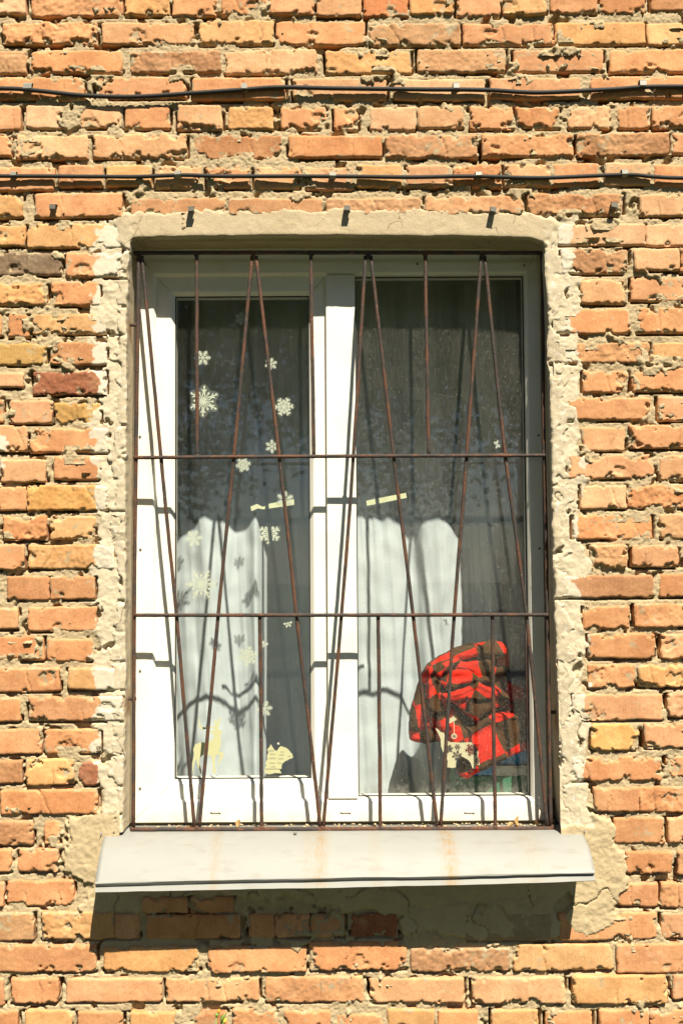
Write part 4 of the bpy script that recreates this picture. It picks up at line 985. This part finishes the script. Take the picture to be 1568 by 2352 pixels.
def flat(name, pts, mat, y, parent=None, th=.0003):
    bm = bmesh.new(); poly_prism(bm, [tuple(P(a * S, b * S, y)) for a, b in pts], (0, th, 0)); bmesh.ops.recalc_face_normals(bm, faces=bm.faces)
    return bm_obj(name, bm, mat, parent)
def zd(x, y): return 680 + x * 500 / 1568, 2640 + y * 500 / 1568
deer = [zd(*a) for a in ((130, 830), (128, 700), (150, 600), (140, 530), (165, 475), (220, 452), (300, 450), (350, 430), (385, 395), (372, 345), (330, 335), (345, 318), (385, 312), (395, 290), (340, 285), (250, 300), (205, 318), (240, 285), (205, 262), (178, 238), (215, 250), (200, 180), (215, 172), (228, 255), (285, 278), (300, 215), (318, 270), (390, 268), (395, 185), (415, 190), (412, 245), (445, 155), (462, 175), (440, 230), (468, 225), (430, 275), (440, 295), (485, 325), (470, 350), (455, 365), (470, 420), (462, 500), (440, 560), (475, 560), (505, 590), (480, 640), (440, 715), (428, 705), (450, 630), (455, 600), (410, 590), (395, 650), (395, 740), (412, 805), (395, 822), (368, 800), (372, 720), (355, 620), (330, 600), (250, 600), (215, 640), (210, 690), (238, 780), (240, 825), (225, 815), (185, 690), (180, 640), (150, 700), (140, 770))]
dr = flat('reindeer_sticker', deer, M['yellow'], YK); tag(dr, 'pale yellow leaping reindeer sticker low on the left pane', 'sticker')
tree = [zd(*a) for a in ((980, 760), (1000, 720), (990, 690), (1012, 650), (1005, 610), (1025, 570), (1010, 535), (1040, 500), (1050, 470), (1068, 500), (1100, 545), (1125, 550), (1145, 515), (1170, 495), (1215, 510), (1240, 520), (1262, 540), (1290, 575), (1328, 620), (1300, 640), (1270, 645), (1255, 660), (1225, 670), (1190, 700), (1175, 740), (1185, 755), (1150, 770), (1180, 815), (1100, 812), (1040, 828), (985, 815), (978, 790))]
tr_ = flat('fir_tree_sticker', tree, M['yellow'], YK); tag(tr_, 'cream sticker of snowy fir trees low on the left pane', 'sticker')
m_grey = mat_plain('print_grey', (0.30, 0.29, 0.22), .6)
for r, (ya, xa, xb) in enumerate(((545, 1030, 1090), (585, 1040, 1100), (635, 1030, 1110), (690, 1035, 1100), (735, 1050, 1110), (595, 1150, 1210), (640, 1140, 1200), (690, 1130, 1180), (610, 1250, 1290), (560, 1170, 1205))):
    n = 6; up = [(xa + (xb - xa) * i / n, ya + 9 * math.sin(i * 2.4 + r)) for i in range(n + 1)]
    flat('drawn_branch', [zd(a, b) for a, b in up] + [zd(a, b + 9) for a, b in up[::-1]], m_grey, YK - .0004, tr_, .0002)
flat('drawn_ground_line', [zd(985 + i * 20, 755 + 10 * (i % 2)) for i in range(10)] + [zd(985 + i * 20, 764 + 10 * (i % 2)) for i in range(9, -1, -1)], m_grey, YK - .0004, tr_, .0002)
flat('star', [zd(1140 + (20 if k % 2 else 9) * math.cos(k * .628), 465 + (20 if k % 2 else 9) * math.sin(k * .628)) for k in range(10)], M['white'], YK - .0003, tr_, .0002)
t1 = flat('tape_strip', [z5(*a) for a in ((818, 356), (862, 338), (900, 358), (945, 336), (1108, 306), (1110, 344), (905, 374), (868, 368), (826, 386))], M['tape'], YK + .0016); tag(t1, 'torn yellowish tape strip slanting across the left pane', 'tape')
def z6(x, y): return 1200 + x * .5995, 1700 + y * .5995
t2 = flat('tape_strip', [z6(*a) for a in ((287, 297), (340, 285), (536, 247), (541, 278), (345, 318), (292, 328))], M['tape'], YK); tag(t2, 'straight yellowish tape strip slanting across the right pane', 'tape')
def zb(x, y): return 1500 + x * 520 / 1568, 2380 + y * 520 / 1568
scrap = [zb(*a) for a in ((385, 1050), (430, 1070), (455, 1100), (495, 1110), (510, 1180), (560, 1215), (690, 1222), (800, 1216), (860, 1270), (885, 1330), (875, 1380), (900, 1420), (895, 1475), (862, 1470), (850, 1520), (815, 1510), (790, 1440), (760, 1410), (700, 1380), (672, 1355), (650, 1390), (630, 1440), (628, 1500), (590, 1508), (530, 1500), (535, 1430), (510, 1370), (480, 1320), (460, 1260), (455, 1180), (420, 1100))]
sp = flat('torn_paper_sticker', scrap, M['cream'], YK); tag(sp, 'torn cream sticker printed with dark red snowflakes on the right pane', 'sticker')
def mini(zx, zy, r, mat, kind='fern', rot=.2, y=YK - .0013):
    c = P(zb(zx, zy)[0] * S, zb(zx, zy)[1] * S, y); bm_obj('printed_snowflake', flake_bm(c.x, c.z, r * 520 / 1568 * S / 812 * 1.05, kind, rot, y), mat, sp)
mini(808, 1300, 78, M['maroon'], 'petal', .1); mini(645, 1270, 38, M['print'], 'fern', 0); mini(640, 1365, 60, M['print'], 'fern', .3); mini(550, 1290, 50, M['print'], 'petal', .2); mini(880, 1425, 38, M['maroon'], 'fern', .5)
c = zb(608, 1148)
orn = flat('ornament_sticker', [zb(608 + 32 * math.cos(k * .35), 1148 + 32 * math.sin(k * .35)) for k in range(18)], M['cream'], YK); tag(orn, 'tiny round bauble sticker hanging from a thread above the torn cream sticker', 'sticker')
flat('thread', [zb(a, b) for a, b in ((604, 985), (611, 985), (612, 1118), (605, 1118))], M['cream'], YK + .0001, orn)
bm_obj('printed_snowflake', flake_bm(P(c[0] * S, c[1] * S, YK).x, P(c[0] * S, c[1] * S, YK).z, 22 * 520 / 1568 * S / 812 * 1.05, 'fern', .2, YK - .0012), M['maroon'], orn)
sc2 = flat('sticker_scrap', [zb(*a) for a in ((505, 1005), (545, 960), (600, 920), (640, 960), (600, 985), (560, 1000), (520, 1015))], M['cream'], YK); tag(sc2, 'small torn cream sticker scrap above the bauble sticker', 'sticker')

# ------------------------------------------------------------------ weed at the foot of the picture
wp = P(500, 2352, -.12); weed = empty('flowering_weed', (wp.x, -.12, wp.z - .30)); tag(weed, 'small weed with orange and yellow buds at the bottom of the wall', 'weed')
def wseg(name, pts, rad, mat):
    bm = bmesh.new(); add_tube(bm, pts, rad, 9); bm_obj(name, bm, mat, weed, True)
a = P(497, 2335, -.12); b = P(503, 2318, -.12)
wseg('stem', [(a.x - .006, -.12, a.z - .35), (a.x - .002, -.12, a.z - .12), (a.x, -.12, a.z)], [.0022, .0018, .0015], M['stem'])
wseg('calyx', [tuple(P(497, 2337, -.12)), tuple(P(498, 2332, -.12)), tuple(P(501, 2326, -.12))], [.002, .0055, .0035], M['stem'])
wseg('orange_bud', [tuple(P(501, 2327, -.12)), tuple(P(503, 2322, -.12)), tuple(P(505, 2318, -.12))], [.0035, .0042, .0022], M['bud'])
wseg('leaf', [tuple(P(508, 2352, -.12)), tuple(P(511, 2338, -.122)), tuple(P(518, 2328, -.124))], [.002, .0052, .001], M['stem'])
wseg('yellow_bud', [tuple(P(514, 2350, -.12)), tuple(P(517, 2344, -.12)), tuple(P(520, 2339, -.12))], [.003, .004, .002], M['petal'])
wseg('stem', [tuple(P(505, 2400, -.12)), tuple(P(510, 2358, -.12)), tuple(P(515, 2346, -.12))], [.0018, .002, .003], M['stem'])
wseg('stem', [(a.x - .006, -.12, a.z - .35), tuple(P(503, 2420, -.12)), tuple(P(505, 2400, -.12))], [.0022, .0018, .0018], M['stem'])

# ------------------------------------------------------------------ trees across the yard (inner three mirrored in the panes, outer two added to block sky)
def tree_at(x, y, h, spread, n, seed, label):  # tall, dense crowns chosen to hold back sky light
    r = np.random.default_rng(seed); root = empty('yard_tree', (x, y, 0)); tag(root, label, 'tree', 'trees across the yard')
    bm = bmesh.new(); add_tube(bm, [(x, y, 0), (x + .1, y, h * .3), (x - .05, y + .1, h * .65)], [.22, .16, .06], 10)
    for k in range(6):
        a = k * 1.05 + seed; add_tube(bm, [(x + .05, y, h * (.28 + .05 * k)), (x + spread * .35 * math.cos(a), y + spread * .35 * math.sin(a), h * (.45 + .05 * k)), (x + spread * .7 * math.cos(a), y + spread * .7 * math.sin(a), h * (.52 + .06 * k))], [.09, .05, .02], 7)
    bm_obj('trunk', bm, M['bark'], root, True)
    cl = r.normal(size=(26, 3)); cl /= np.linalg.norm(cl, axis=1)[:, None]; cl *= r.uniform(.25, 1, (26, 1)) * np.array([spread, spread * .7, h * .42]); cl += np.array([x, y, h * .54])
    c = cl[r.integers(0, 26, n)] + r.normal(size=(n, 3)) * spread * .17; a = r.normal(size=(n, 3)); a /= np.linalg.norm(a, axis=1)[:, None]; b = np.cross(a, r.normal(size=(n, 3))); b /= np.linalg.norm(b, axis=1)[:, None]
    s = r.uniform(.055, .105, (n, 1)); V = np.stack([c - a * s, c + b * s * .6, c + a * s, c - b * s * .6], 1).reshape(-1, 3)
    me = np_mesh('crown', V, np.arange(4 * n).reshape(n, 4), False); keep(link('crown', me, M['leaf']), root)
tree_at(-3.5, -11.2, 12.5, 3.5, 36000, 3, 'leafy tree mirrored faintly in the left window pane')
tree_at(2.7, -11.8, 13.0, 3.6, 36000, 5, 'leafy tree mirrored faintly in the right window pane')
tree_at(-.4, -16.0, 15.0, 3.9, 30000, 8, 'distant leafy tree mirrored between the two nearer ones')
tree_at(-9.4, -9.8, 12.0, 3.8, 26000, 11, 'leafy tree out of view on the left, added to block skylight')  # unseen outer pair, added to cut sky fill on the wall
tree_at(9.4, -10.2, 12.0, 3.8, 26000, 14, 'leafy tree out of view on the right, added to block skylight')
